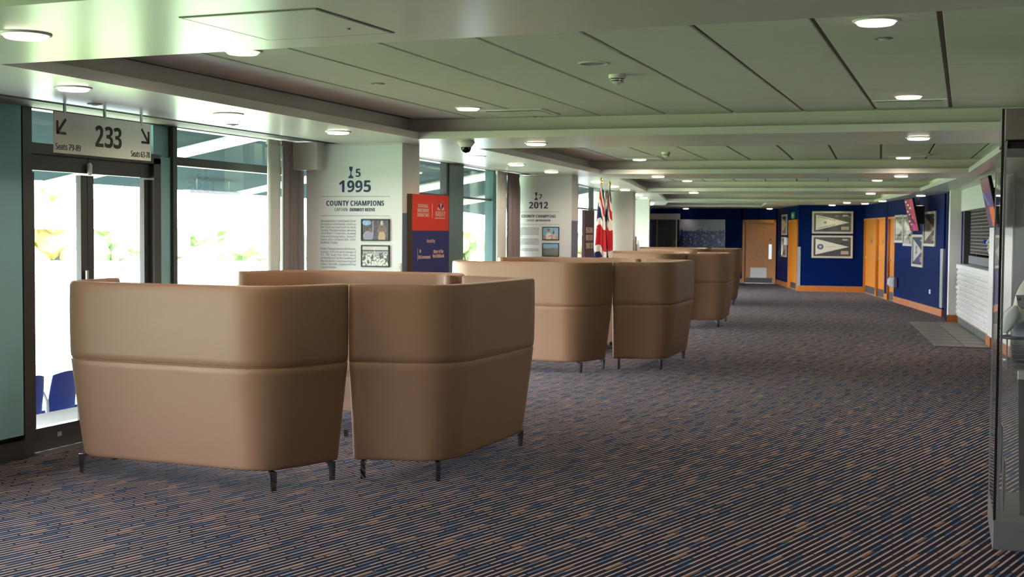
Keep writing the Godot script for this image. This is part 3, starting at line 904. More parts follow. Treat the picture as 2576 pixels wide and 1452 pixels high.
	seg(bk, "skirting_board", Vector2(-0.31, -26.57), Vector2(-0.09, -26.59), 0.0, 0.15, 0.03, M.skirting)
	seg(bk, "skirting_board", kat.call(5.2, 0.082), kat.call(5.75, 0.082), 0.0, 0.15, 0.024, M.skirting)
	seg(bk, "skirting_board", kat.call(5.75, 0.04), Vector2(0.62, -19.3), 0.0, 0.15, 0.024, M.skirting)
	# bar front
	var bar := thing("bar_counter", "white bar front with embossed bubbles under the roller shutter", "bar counter", Vector3(k0.x, 0, k0.y), kyaw)
	part(bar, "front_panel", bx(5.15, 0.9, 0.08), M.white, Vector3(2.6, 0.59, 0.0))
	part(bar, "embossing", bubbles(), M.whitegloss, Vector3(0, 0, 0)).set_meta("kind", "stuff")
	part(bar, "counter_top", cb(5.2, 0.09, 0.3, 0.01), M.white, Vector3(2.6, 1.09, -0.08))
	part(bar, "end_shelf", cb(1.1, 0.06, 0.2, 0.01), M.white, Vector3(0.2, 0.69, -0.03))
	part(bar, "edge_trim", bx(5.15, 0.02, 0.1), mat(Color(0.75, 0.68, 0.55), 0.5), Vector3(2.6, 0.15, 0.0))
	for i in 9:
		part(bar, "plinth_tile", cb(0.56, 0.135, 0.04, 0.003), M.stonedark, Vector3(0.36 + i * 0.57, 0.07, 0.01))
	# the local z of the bar points away from the hall or towards it
	if Basis(Vector3.UP, kyaw).z.dot(Vector3(kn.x, 0, kn.y)) < 0:
		bar.rotation.y += PI
		var e := k0 + ku * 5.2
		bar.position = Vector3(e.x, 0, e.y)
	var sh := thing("roller_shutter", "closed grey perforated roller shutter above the white bar", "shutter", Vector3(k0.x, 0, k0.y), kyaw)
	var slat := shutter_slat(4.98)
	for i in 13:
		part(sh, "slat", slat, M.shutter, Vector3(2.7, 1.35 + i * 0.061, -0.16))
	part(sh, "bottom_bar", cb(4.98, 0.15, 0.05, 0.008), M.grey, Vector3(2.7, 1.225, -0.15))
	for x in [0.2, 5.17]:
		part(sh, "guide", bx(0.07, 0.96, 0.07), M.darkgrey, Vector3(x, 1.64, -0.16))
	# a little decoration hung on the shutter
	var tp: Vector2 = kat.call(4.66, 0.02)
	var t := thing("hanging_decoration", "small shiny white ball decoration with a blue tag on the shutter", "decoration", Vector3(tp.x, 1.5, tp.y), 0)
	var ball := lathe([[0.0, -0.022], [0.014, -0.018], [0.022, 0.0], [0.014, 0.018], [0.0, 0.022]], 12)
	var spots := [Vector3(0, 0.1, 0), Vector3(0.02, 0.13, 0.03), Vector3(-0.02, 0.07, 0.03), Vector3(0.01, 0.04, 0.02), Vector3(0.0, 0.0, 0.03), Vector3(0.03, 0.01, 0.0), Vector3(0.01, -0.05, 0.02), Vector3(0.02, -0.09, 0.03), Vector3(0.03, -0.13, 0.02)]
	for q in spots: part(t, "ball", ball, M.whitegloss, q)
	part(t, "tag", bx(0.045, 0.06, 0.01), mat(Color(0.1, 0.2, 0.8), 0.4), Vector3(-0.05, 0.08, 0.03))
	# screens hung from the ceiling
	screen("ceiling hung screen over the bar, seen edge on with orange picture", Vector2(0.275, -20.1), Vector2(0.363, -18.9), 1.79, 2.5, 0.07, 0)
	screen("ceiling hung screen before the blue side wall with red and white picture", Vector2(-1.21, -30.5), Vector2(-1.0, -29.3), 1.76, 2.48, 0.2, 1)

func screen(label: String, a: Vector2, b: Vector2, y0: float, y1: float, deep: float, which: int) -> void:
	var c := (a + b) / 2
	var s := thing("television", label, "television", Vector3(c.x, (y0 + y1) / 2, c.y), dir_yaw(a, b))
	var front := Basis(Vector3.UP, s.rotation.y).z
	if front.x > 0: s.rotation.y += PI
	var L := a.distance_to(b)
	var tilt := Node3D.new()
	tilt.name = "cabinet"
	var body := part(s, "casing", cb(L, y1 - y0, 0.05, 0.006), M.black, Vector3.ZERO)
	body.rotation.x = deg_to_rad(12)
	var img := Image.create(256, 144, false, Image.FORMAT_RGB8)
	var r := RandomNumberGenerator.new()
	r.seed = 40 + which
	if which == 0:
		img.fill(Color(0.3, 0.22, 0.3))
		img.fill_rect(Rect2i(0, 0, 256, 44), Color(0.4, 0.26, 0.26))
		img.fill_rect(Rect2i(0, 90, 150, 54), Color(0.35, 0.28, 0.4))
		img.fill_rect(Rect2i(120, 86, 136, 58), Color(0.86, 0.42, 0.16))
		img.fill_rect(Rect2i(130, 40, 126, 46), Color(0.34, 0.22, 0.5))
		for i in 6: img.fill_rect(Rect2i(10 + i * 18, 40 + i * 6, 40, 12), Color(0.25, 0.45, 0.72))
	else:
		img.fill(Color(0.5, 0.14, 0.22))
		img.fill_rect(Rect2i(150, 0, 106, 144), Color(0.74, 0.2, 0.3))
		for i in 9: img.fill_rect(Rect2i(8 + (i % 3) * 50, 6 + i * 15, 60, 8), Color(0.85, 0.78, 0.75))
		for i in 5: img.fill_rect(Rect2i(80 + i * 20, 70 + i * 9, 46, 10), Color(0.15, 0.12, 0.24))
		img.fill_rect(Rect2i(90, 110, 80, 34), Color(0.75, 0.2, 0.6))
	var m := mat(Color(0.02, 0.02, 0.02), 0.25)
	m.emission_enabled = true
	m.emission_texture = ImageTexture.create_from_image(img)
	m.emission = Color.BLACK
	m.emission_operator = BaseMaterial3D.EMISSION_OP_ADD
	m.emission_energy_multiplier = 0.8
	part(body, "screen", quad(L - 0.03, y1 - y0 - 0.03), m, Vector3(0, 0, 0.027))
	part(s, "wall_bracket", cb(0.5, 0.4, deep, 0.01), M.black, Vector3(0, 0, -deep / 2 - 0.02))
	part(s, "ceiling_pole", bx(0.05, HS - (y0 + y1) / 2, 0.05), M.black, Vector3(0, (HS - (y0 + y1) / 2) / 2, -0.12))
	var la := AreaLight3D.new()
	la.name = "screen_light"
	la.area_size = Vector2(L - 0.05, y1 - y0 - 0.05)
	la.light_energy = 0.15
	la.light_color = Color(1.0, 0.6, 0.6)
	la.shadow_enabled = true
	la.set("area_range", 30.0)
	body.add_child(la)
	la.position = Vector3(0, 0, 0.04)
	la.rotation.y = PI

func bubbles() -> ArrayMesh:
	var st := SurfaceTool.new()
	st.begin(Mesh.PRIMITIVE_TRIANGLES)
	var b := lathe([[0.052, 0.0], [0.044, 0.018], [0.026, 0.03], [0.0, 0.034]], 10)
	for i in 9:
		for j in 20:
			var tr := Transform3D(Basis(Vector3.RIGHT, PI / 2).scaled(Vector3(1.1, 0.75, 1.0)), Vector3(0.16 + j * 0.256, 0.22 + i * 0.094, 0.04))
			st.append_from(b, 0, tr)
	return st.commit()

func shutter_slat(L: float) -> ArrayMesh:
	var st := SurfaceTool.new()
	st.begin(Mesh.PRIMITIVE_TRIANGLES)
	st.append_from(bx(L, 0.014, 0.016), 0, Transform3D(Basis(), Vector3(0, 0, 0)))
	var n := int(L / 0.2)
	for i in n:
		st.append_from(bx(0.05, 0.05, 0.012), 0, Transform3D(Basis(), Vector3(-L / 2 + 0.1 + i * 0.2, 0.031, 0)))
	return st.commit()

func pennant_texture(which: int) -> StandardMaterial3D:
	var w := 512
	var h := 288
	var img := Image.create(w, h, false, Image.FORMAT_RGB8)
	img.fill(Color(0.13, 0.13, 0.15) if which != 2 else Color(0.12, 0.16, 0.3))
	var cloth := Color(0.86, 0.84, 0.78)
	var inset := 14
	for x in range(inset, w - inset):
		var t := float(x - inset) / (w - 2 * inset)
		var half := int((h / 2 - 10) * (1.0 - t))
		img.fill_rect(Rect2i(x, h / 2 - half, 1, maxi(1, half * 2)), cloth)
	img.fill_rect(Rect2i(w - 110, 14, 76, 22), Color(0.75, 0.74, 0.7))
	img.fill_rect(Rect2i(w - 130, h - 74, 110, 56), Color(0.68, 0.6, 0.5))
	var dark := Color(0.12, 0.12, 0.16)
	if which in [0, 4]:
		for i in 9:
			var x := 50 + i * 28
			var off := int((h / 2 - 10) * (1.0 - float(x) / w)) - 24
			if off > 4:
				img.fill_rect(Rect2i(x, h / 2 - off - 8, 15, 16), dark)
				img.fill_rect(Rect2i(x, h / 2 + off - 8, 15, 16), dark)
		blob(img, Vector2(150, h / 2), Vector2(20, 20), dark)
		blob(img, Vector2(150, h / 2), Vector2(9, 9), cloth)
	elif which in [1, 5]:
		blob(img, Vector2(84, h / 2), Vector2(46, 46), Color(0.1, 0.16, 0.34))
		blob(img, Vector2(84, h / 2), Vector2(24, 26), Color(0.66, 0.68, 0.7))
		img.fill_rect(Rect2i(160, h / 2 - 4, 150, 6), Color(0.6, 0.55, 0.5))
	elif which == 2:
		blob(img, Vector2(190, h / 2 - 10), Vector2(46, 50), Color(0.16, 0.2, 0.36))
		blob(img, Vector2(190, h / 2 - 10), Vector2(20, 24), cloth)
	else:
		for i in 5: blob(img, Vector2(120 + i * 34, h / 2 + (i % 2) * 14), Vector2(13, 16), Color(0.3, 0.3, 0.34))
	return textured(img, 0.5)

func pennant(label: String, at: Vector3, yaw: float, w: float, h: float, which: int, group := "") -> void:
	var p := thing("framed_pennant", label, "framed pennant", at, yaw, group)
	var fm := mat(Color(0.74, 0.71, 0.64), 0.45)
	frame_border(p, w, h, 0.055, 0.035, fm)
	part(p, "inner_slip", bx(w - 0.1, h - 0.1, 0.006), M.black, Vector3(0, 0, -0.006))
	part(p, "print", quad(w - 0.16, h - 0.16), pennant_texture(which), Vector3(0, 0, 0.0))
	# the pennant itself: a cloth triangle standing proud of the mount
	var ww := w - 0.2
	var hh := (h - 0.2) / 2
	part(p, "glazing", quad(w - 0.11, h - 0.11), M.glass, Vector3(0, 0, 0.012))

# ------------------------------------------------------------------ far end
func build_far_end() -> void:
	var z := -44.95
	wall("wall_far", Vector2(-11.4, z - 0.1), Vector2(-7.19, z - 0.1), 0, HS, 0.2, M.navy, "navy end wall with the crowd mural")
	wall("wall_far", Vector2(-6.06, z - 0.1), Vector2(-5.4, z - 0.1), 0, HS, 0.2, M.navy, "short navy wall right of the far door")
	wall("wall_far", Vector2(-7.25, z - 0.1), Vector2(-6.0, z - 0.1), 2.16, HS, 0.2, M.navy, "navy wall above the far door")
	var d := thing("door_5", "amber wooden door with a white notice in the far navy wall", "door", Vector3(-6.625, 0, z), 0, "", "structure")
	part(d, "leaf", bx(1.02, 2.1, 0.045), M.oak, Vector3(0, 1.055, -0.04))
	for s in [-1, 1]: part(d, "jamb", bx(0.08, 2.16, 0.12), M.oak, Vector3(s * 0.525, 1.08, 0.0))
	part(d, "door_head", bx(1.13, 0.1, 0.12), M.oak, Vector3(0, 2.11, 0.0))
	part(d, "notice", bx(0.55, 0.34, 0.006), M.white, Vector3(-0.02, 0.36, -0.012))
	part(d, "kick_plate", bx(0.9, 0.17, 0.006), M.darkgrey, Vector3(0, 0.1, -0.013))
	part(d, "push_plate", bx(0.1, 0.5, 0.008), M.alu, Vector3(0.37, 1.08, -0.012))
	part(d, "lock", bx(0.04, 0.06, 0.01), M.darkgrey, Vector3(0.37, 1.5, -0.012))
	# angled side wall with a door and two frames
	var a := Vector2(-6.02, -44.9)
	var b := Vector2(-4.62, -39.35)
	var u := (b - a).normalized()
	var n := Vector2(u.y, -u.x)
	if n.x > 0: n = -n
	var yaw := dir_yaw(a, b)
	if Basis(Vector3.UP, yaw).z.dot(Vector3(n.x, 0, n.y)) < 0: yaw += PI
	var at := func(t: float, off := 0.0) -> Vector2: return a + u * t + n * off
	wall("wall_far", at.call(0, -0.08), at.call(3.3, -0.08), 0, HS, 0.16, M.navy, "blue slanted wall with two framed pennants")
	wall("wall_far", at.call(3.3, -0.08), at.call(5.35, -0.08), 2.12, HS, 0.16, M.navy, "blue wall above the slanted door")
	wall("wall_far", at.call(5.35, -0.08), at.call(5.72, -0.08), 0, HS, 0.16, M.navy, "sliver of blue wall beside the white corner guard")
	var d2 := thing("door_6", "amber wooden door under the exit sign seen at a slant", "door", Vector3.ZERO, 0, "", "structure")
	seg(d2, "leaf", at.call(3.36, -0.06), at.call(5.29, -0.06), 0.01, 2.06, 0.045, M.oak)
	seg(d2, "kick_plate", at.call(3.45, -0.033), at.call(5.2, -0.033), 0.02, 0.2, 0.006, M.darkgrey)
	for s in [[3.3, 3.37], [5.28, 5.35]]: seg(d2, "jamb", at.call(s[0], -0.01), at.call(s[1], -0.01), 0, 2.12, 0.1, M.oak)
	seg(d2, "door_head", at.call(3.3, -0.01), at.call(5.35, -0.01), 2.06, 2.12, 0.1, M.oak)
	var e: Vector2 = at.call(4.4, 0.03)
	var ex := thing("exit_sign", "small green and white exit sign above the slanted door", "sign", Vector3(e.x, 2.25, e.y), yaw)
	part(ex, "housing", cb(0.62, 0.2, 0.04, 0.005), mat(Color(0.2, 0.5, 0.3), 0.4))
	part(ex, "running_figure", extrude([Vector2(-0.05, -0.07), Vector2(-0.01, -0.02), Vector2(-0.04, 0.03), Vector2(0.0, 0.06), Vector2(0.05, 0.02), Vector2(0.02, -0.01), Vector2(0.05, -0.06), Vector2(0.01, -0.05)], 0.004), M.white, Vector3(-0.15, 0, 0.022))
	part(ex, "arrow", extrude([Vector2(-0.06, -0.015), Vector2(0.02, -0.015), Vector2(0.02, -0.05), Vector2(0.08, 0.0), Vector2(0.02, 0.05), Vector2(0.02, 0.015), Vector2(-0.06, 0.015)], 0.004), M.white, Vector3(0.12, 0, 0.022))
	var p: Vector2 = at.call(2.1, 0.02)
	pennant("upper of the two framed pennants beside the slanted door", Vector3(p.x, 1.98, p.y), yaw, 1.25, 0.66, 3)
	pennant("lower of the two framed pennants beside the slanted door", Vector3(p.x, 1.27, p.y), yaw, 1.25, 0.64, 3)
	var bo: Vector2 = at.call(2.85, 0.05)
	var cl := thing("wall_dispenser", "small white box fixed beside the lower slanted pennant", "dispenser", Vector3(bo.x, 1.45, bo.y), yaw)
	part(cl, "case", cb(0.28, 0.25, 0.1, 0.02), M.white)
	part(cl, "lever", cb(0.08, 0.03, 0.03, 0.005), M.midgrey, Vector3(0, -0.13, 0.04))
	# navy wall with the two pennants
	wall("wall_far", Vector2(-4.66, -39.46), Vector2(-2.7, -39.46), 0, HS, 0.2, M.navy, "navy wall facing the camera with two framed pennants")
	var cg := thing("corner_guard", "white corner guard at the left edge of the navy pennant wall", "corner guard", Vector3(-4.66, 0, -39.37), 0)
	part(cg, "front_flange", bx(0.09, 1.18, 0.012), M.midgrey, Vector3(0.03, 0.72, 0.02))
	part(cg, "side_flange", bx(0.012, 1.18, 0.09), M.midgrey, Vector3(-0.02, 0.72, -0.03))
	pennant("upper framed pennant on the navy wall with lettering round its edge", Vector3(-3.68, 2.03, -39.33), 0, 1.17, 0.65, 4)
	pennant("lower framed pennant on the navy wall with a round blue badge", Vector3(-3.68, 1.32, -39.33), 0, 1.17, 0.66, 5)
	var bb := thing("baseboard_far", "oak skirting along the far walls", "baseboard", Vector3.ZERO, 0, "", "structure")
	seg(bb, "skirting_board", Vector2(-4.64, -39.34), Vector2(-2.76, -39.34), 0, 0.17, 0.025, M.skirting)
	seg(bb, "skirting_board", Vector2(-11, z + 0.012), Vector2(-7.19, z + 0.012), 0, 0.15, 0.025, M.skirting)
	seg(bb, "skirting_board", at.call(0.0, 0.012), at.call(3.3, 0.012), 0, 0.15, 0.025, M.skirting)
	seg(bb, "skirting_board", at.call(5.35, 0.012), at.call(5.74, 0.012), 0, 0.15, 0.025, M.skirting)
	# mural
	var mu := thing("wall_print", "large printed photo of a cheering crowd on the far navy wall", "picture", Vector3(-8.64, 1.56, z + 0.03))
	part(mu, "panel", cb(1.7, 1.2, 0.05, 0.004), M.white)
	var w := 512
	var img := Image.create(w, 360, false, Image.FORMAT_RGB8)
	img.fill(Color(0.62, 0.66, 0.72))
	img.fill_rect(Rect2i(0, 120, w, 240), Color(0.1, 0.15, 0.3))
	var r := RandomNumberGenerator.new()
	r.seed = 9
	for i in 900:
		var yy := 110 + pow(r.randf(), 0.8) * 250
		var c: Color = [Color(0.16, 0.24, 0.5), Color(0.3, 0.42, 0.7), Color(0.08, 0.1, 0.22), Color(0.52, 0.6, 0.78), Color(0.2, 0.3, 0.56), Color(0.12, 0.18, 0.4)][r.randi() % 6]
		blob(img, Vector2(r.randf() * w, yy), Vector2(5 + r.randf() * 8, 6 + r.randf() * 10), c)
	for i in 18:
		var x := r.randf() * w
		img.fill_rect(Rect2i(int(x), 84 + r.randi() % 30, 5, 40), Color(0.14, 0.18, 0.34))
	part(mu, "print", quad(1.68, 1.18), textured(img, 0.4), Vector3(0, 0, 0.0265))
	# far display cabinet
	var c := thing("display_cabinet", "tall glass display cabinet with a white header at the far end", "display cabinet", Vector3(-9.75, 0, -44.2), 0)
	part(c, "header", cb(0.98, 0.2, 0.5, 0.01), M.white, Vector3(0, 2.25, 0))
	part(c, "plinth", cb(0.98, 0.3, 0.5, 0.01), M.grey, Vector3(0, 0.15, 0))
	part(c, "back_panel", bx(0.94, 1.86, 0.02), M.black, Vector3(0, 1.23, -0.23))
	for x in [-0.47, -0.2, 0.47]: part(c, "post", bx(0.025, 1.86, 0.025), M.alu, Vector3(x, 1.23, 0.235))
	part(c, "glass_pane", quad(0.94, 1.86), M.glass, Vector3(0, 1.23, 0.24))
	var bat := thing("cricket_bat", "yellowed cricket bat upright in the far display cabinet", "cricket bat", Vector3(-9.66, 0.3, -44.1))
	part(bat, "blade", cb(0.13, 0.9, 0.05, 0.012), mat(Color(0.9, 0.68, 0.3), 0.5), Vector3(0, 0.45, 0))
	part(bat, "handle", lathe([[0.018, 0.88], [0.018, 1.2], [0.02, 1.21], [0.0, 1.215]], 10), mat(Color(0.25, 0.2, 0.16), 0.7))
	bat.rotation.z = 0.08
	var ba := thing("blazer", "dark club blazer hung at the back of the far cabinet", "blazer", Vector3(-9.42, 0.62, -44.32))
	part(ba, "body", loft([ell(0.2, 0.06, 0), ell(0.19, 0.07, 0.3), ell(0.17, 0.07, 0.6), ell(0.2, 0.07, 0.8), ell(0.06, 0.05, 0.92)], true, true, true), mat(Color(0.16, 0.18, 0.14), 0.8))
	part(ba, "lapel", cb(0.05, 0.4, 0.012, 0.004), mat(Color(0.4, 0.33, 0.18), 0.7), Vector3(0, 0.6, 0.075))

func ell(rx: float, rz: float, y: float, n := 16) -> PackedVector3Array:
	var p := PackedVector3Array()
	for j in n:
		var a := TAU * j / n
		p.append(Vector3(cos(a) * rx, y, sin(a) * rz))
	return p

# ------------------------------------------------------------------ outside
func build_outside() -> void:
	var led := part(self, "terrace", slab([Vector2(-6.62, 12), Vector2(-6.62, -12), Vector2(-6.8, -19.3), Vector2(-7.6, -27), Vector2(-9.0, -34.7), Vector2(-11, -47), Vector2(-13, -47), Vector2(-10.9, -34.7), Vector2(-9.2, -27), Vector2(-8.4, -19.3), Vector2(-8.15, -12), Vector2(-8.15, 12)], -0.5, -0.05), M.concrete)
	metas(led, "pale concrete landing outside the glass doors", "terrace", "", "structure")
	var steps := thing("terrace", "stepped concrete terrace falling towards the pitch", "terrace", Vector3.ZERO, 0, "", "structure")
	for i in 14:
		var x := -8.15 - i * 0.85
		var b := [Vector2(x, 14), Vector2(x, -12), Vector2(x - 0.3, -20), Vector2(x - 2.2, -34), Vector2(x - 5.5, -50), Vector2(x - 6.35, -50), Vector2(x - 3.05, -34), Vector2(x - 1.15, -20), Vector2(x - 0.85, -12), Vector2(x - 0.85, 14)]
		part(steps, "step", slab(b, -8.0, -0.5 - i * 0.5), M.concrete)
	# blue stadium seats just outside the door
	var s0 := thing("stadium_seat", "blue plastic stadium seat just outside the glass doors, leftmost in view", "stadium seat", Vector3(-8.45, -0.5, -10.3), 0, "blue seats outside the doors")
	part(s0, "back", seat_back(), M.blueplastic)
	part(s0, "pan", loft([ell(0.2, 0.19, 0.33, 20), ell(0.21, 0.2, 0.36, 20), ell(0.19, 0.18, 0.39, 20)], true, true, true), M.blueplastic, Vector3(-0.2, 0, 0))
	part(s0, "bracket", bx(0.06, 0.34, 0.05), M.midgrey, Vector3(-0.05, 0.17, 0.235))
	part(s0, "armrest", tube([Vector3(0.02, 0.3, 0.235), Vector3(0.01, 0.5, 0.235), Vector3(-0.03, 0.58, 0.235), Vector3(-0.3, 0.56, 0.235)], 0.018), M.midgrey)
	var zz := [-10.3]
	for i in 5:
		var c: Node3D = s0.duplicate()
		c.name = numbered("stadium_seat")
		add_child(c)
		c.position.z = [-9.8, -10.8, -11.3, -11.8, -12.3][i]
		c.position.x = -8.45
		var l: String = ["blue plastic stadium seat outside, hidden behind the teal panel", "second blue plastic stadium seat outside the doors", "third blue plastic stadium seat outside the doors, behind the sofa", "fourth blue plastic stadium seat outside, behind the sofa", "fifth blue plastic stadium seat outside, behind the sofa"][i]
		c.set_meta("label", l)
	# roof of the tier above: soffit slopes down towards the pitch
	var up := thing("canopy", "grey sloping underside of the upper tier outside the windows", "canopy", Vector3.ZERO, 0, "", "structure")
	var st := SurfaceTool.new()
	st.begin(Mesh.PRIMITIVE_TRIANGLES)
	st.set_smooth_group(-1)
	var ins := [Vector3(-6.65, 3.35, 16), Vector3(-6.65, 3.35, -12), Vector3(-7.0, 3.35, -20), Vector3(-8.0, 3.35, -27), Vector3(-9.5, 3.35, -35), Vector3(-13, 3.35, -50)]
	var out := [Vector3(-13, 2.42, 16), Vector3(-13, 2.42, -12), Vector3(-13, 2.36, -22), Vector3(-13.6, 2.36, -29), Vector3(-15, 2.36, -37), Vector3(-19, 2.36, -52)]
	for i in ins.size() - 1:
		qd(st, ins[i], ins[i + 1], out[i + 1], out[i])
		var t := Vector3(0, 0.7, 0)
		qd(st, ins[i] + t, out[i] + t, out[i + 1] + t, ins[i + 1] + t)
		qd(st, out[i], out[i + 1], out[i + 1] + t, out[i] + t)
	st.generate_normals()
	part(up, "underside", st.commit(), M.under)
	for i in 9:
		var z := 6.0 - i * 5.2
		var dz := -1.5
		var bm := part(up, "raker_beam", tube([Vector3(-6.7, 3.25, z), Vector3(-13, 2.36, z + dz)], 0.09, 6), M.white)
	var lum := thing("strip_light", "grey strip luminaire under the canopy outside the fixed window", "light", Vector3(-12, 2.31, -19.3), PI / 2)
	part(lum, "housing", cb(1.6, 0.07, 0.14, 0.01), M.midgrey)
	for x in [-0.5, 0.5]: part(lum, "hanger", bx(0.012, 0.32, 0.012), M.midgrey, Vector3(x, 0.18, 0))
	part(lum, "diffuser", cb(1.5, 0.02, 0.1, 0.004), M.white, Vector3(0, -0.04, 0))
	# pitch
	var pitch := part(self, "pitch", slab([Vector2(-20, 120), Vector2(-20, -300), Vector2(-300, -300), Vector2(-300, 120)], -8.4, -8.0), M.grass)
	metas(pitch, "mown green cricket pitch beyond the terrace", "pitch", "", "structure")
	# opposite stand, 110 m away
	var yaw := deg_to_rad(35)
	var g := thing("grandstand", "white roofed grandstand across the pitch, washed out by daylight", "grandstand", Vector3.ZERO, yaw)
	var roofm := mat(Color(0.9, 0.9, 0.9), 0.7)
	part(g, "roof", slab([Vector2(-80, -104), Vector2(80, -104), Vector2(80, -122), Vector2(-80, -122)], 1.7, 2.6), roofm)
	part(g, "roof_fascia", bx(160, 2.0, 0.4), roofm, Vector3(0, 2.7, -104))
	for i in 15:
		part(g, "tier", bx(160, 0.6, 1.2), roofm, Vector3(0, -9.6 + i * 0.6, -96 - i * 1.2))
	var aisle := mat(Color(0.36, 0.34, 0.28), 0.8)
	for i in 12:
		part(g, "column", bx(0.4, 10.0, 0.4), roofm, Vector3(-60 + i * 11, -3.0, -108))
		part(g, "strut", tube([Vector3(-57 + i * 11, 2.0, -103.5), Vector3(-54.5 + i * 11, -2.6, -103)], 0.22, 6), roofm)
		var sa := SurfaceTool.new()
		sa.begin(Mesh.PRIMITIVE_TRIANGLES)
		for k in 15:
			sa.append_from(bx(0.9, 0.3, 0.5), 0, Transform3D(Basis(), Vector3(-56 + i * 11, -9.2 + k * 0.6, -95.4 - k * 1.2)))
		part(g, "aisle_steps", sa.commit(), aisle)
	var mm := MultiMesh.new()
	mm.transform_format = MultiMesh.TRANSFORM_3D
	mm.mesh = cb(0.5, 0.5, 0.3, 0.06)
	mm.instance_count = 14 * 110
	for i in 14:
		for j in 110:
			mm.set_instance_transform(i * 110 + j, Transform3D(Basis(), Vector3(-40 + j * 0.75, -9.0 + i * 0.6 + 0.1, -95.9 - i * 1.2)))
	var mi := MultiMeshInstance3D.new()
	mi.name = "seat_rows"
	mi.multimesh = mm
	mi.material_override = mat(Color(0.78, 0.8, 0.82), 0.6)
	mi.set_meta("kind", "stuff")
	g.add_child(mi)
	# trees beyond the stand
	var names := ["golden", "green", "pale green"]
	for i in 9:
		var b := Basis(Vector3.UP, yaw)
		var at: Vector3 = b * Vector3(-52 + i * 13.0, -9, -140 - (i % 3) * 6)
		var h := 13.0 + (i * 5 % 4) * 0.9
		var t := thing("tree", "%s tree beyond the far grandstand, number %s from the left" % [names[i % 3], ["one", "two", "three", "four", "five", "six", "seven", "eight", "nine"][i]], "tree", at, 0, "trees beyond the grandstand")
		part(t, "trunk", tube([Vector3(0, 0, 0), Vector3(0.2, h * 0.5, 0.1)], [0.4, 0.25], 7), M.trunk)
		part(t, "crown", crown(h, i), M.leafgold if i % 3 == 0 else M.leaf)

func crown(h: float, k: int) -> ArrayMesh:
	var r := RandomNumberGenerator.new()
	r.seed = 100 + k
	var st := SurfaceTool.new()
	st.begin(Mesh.PRIMITIVE_TRIANGLES)
	for i in 110:
		var c := Vector3(r.randf_range(-6.5, 6.5), h * 0.62 + r.randf_range(-0.36, 0.36) * h, r.randf_range(-4, 4))
		var s := r.randf_range(0.9, 2.0)
		st.append_from(lathe([[0.0, -s], [s * 0.75, -s * 0.6], [s, 0.0], [s * 0.7, s * 0.65], [0.0, s]], 7, false), 0, Transform3D(Basis(Vector3(r.randf(), r.randf(), 0.3).normalized(), r.randf() * 3.0), c))
	return st.commit()

func seat_back() -> ArrayMesh:
	var rings := []
	for i in 9:
		var t := i / 8.0
		var y := lerpf(0.3, 0.78, t)
		var ring := PackedVector3Array()
		var hw := 0.205 * (1.0 - 0.12 * pow(t, 4))
		var n := 10
		for j in n + 1:
			var u := lerpf(-1, 1, float(j) / n)
			ring.append(Vector3(0.03 - 0.05 * u * u + t * 0.07, y - 0.03 * u * u * t, u * hw))
		for j in range(n, -1, -1):
			var v := ring[j]
			ring.append(v + Vector3(-0.012, 0, 0))
		rings.append(ring)
	return loft(rings, true, true, true)

# ------------------------------------------------------------------ sofas
# the plan line of the back: left wing tip, round corner, back, round corner, right wing tip. Local +z is outwards behind the back
func sofa_path(n_wing := 10, n_arc := 14, n_back := 16) -> Array:
	var half := 0.575
	var r := 0.355
	var plane := 0.155
	var splay := deg_to_rad(14)
	var sweep := PI / 2 - splay
	var right := []
	var c := Vector2(half, plane - r)
	for i in n_back / 2: right.append([Vector2(half * i / (n_back / 2.0), plane), Vector2(0, 1)])
	for i in n_arc + 1:
		var a := sweep * i / n_arc
		right.append([c + Vector2(sin(a), cos(a)) * r, Vector2(sin(a), cos(a))])
	var e: Vector2 = right[-1][0]
	var nn: Vector2 = right[-1][1]
	var d := Vector2(nn.y, -nn.x)
	for i in range(1, n_wing + 1): right.append([e + d * 0.41 * i / n_wing, nn])
	var out := []
	for i in range(right.size() - 1, 0, -1):
		out.append([Vector2(-right[i][0].x, right[i][0].y), Vector2(-right[i][1].x, right[i][1].y)])
	return out + right

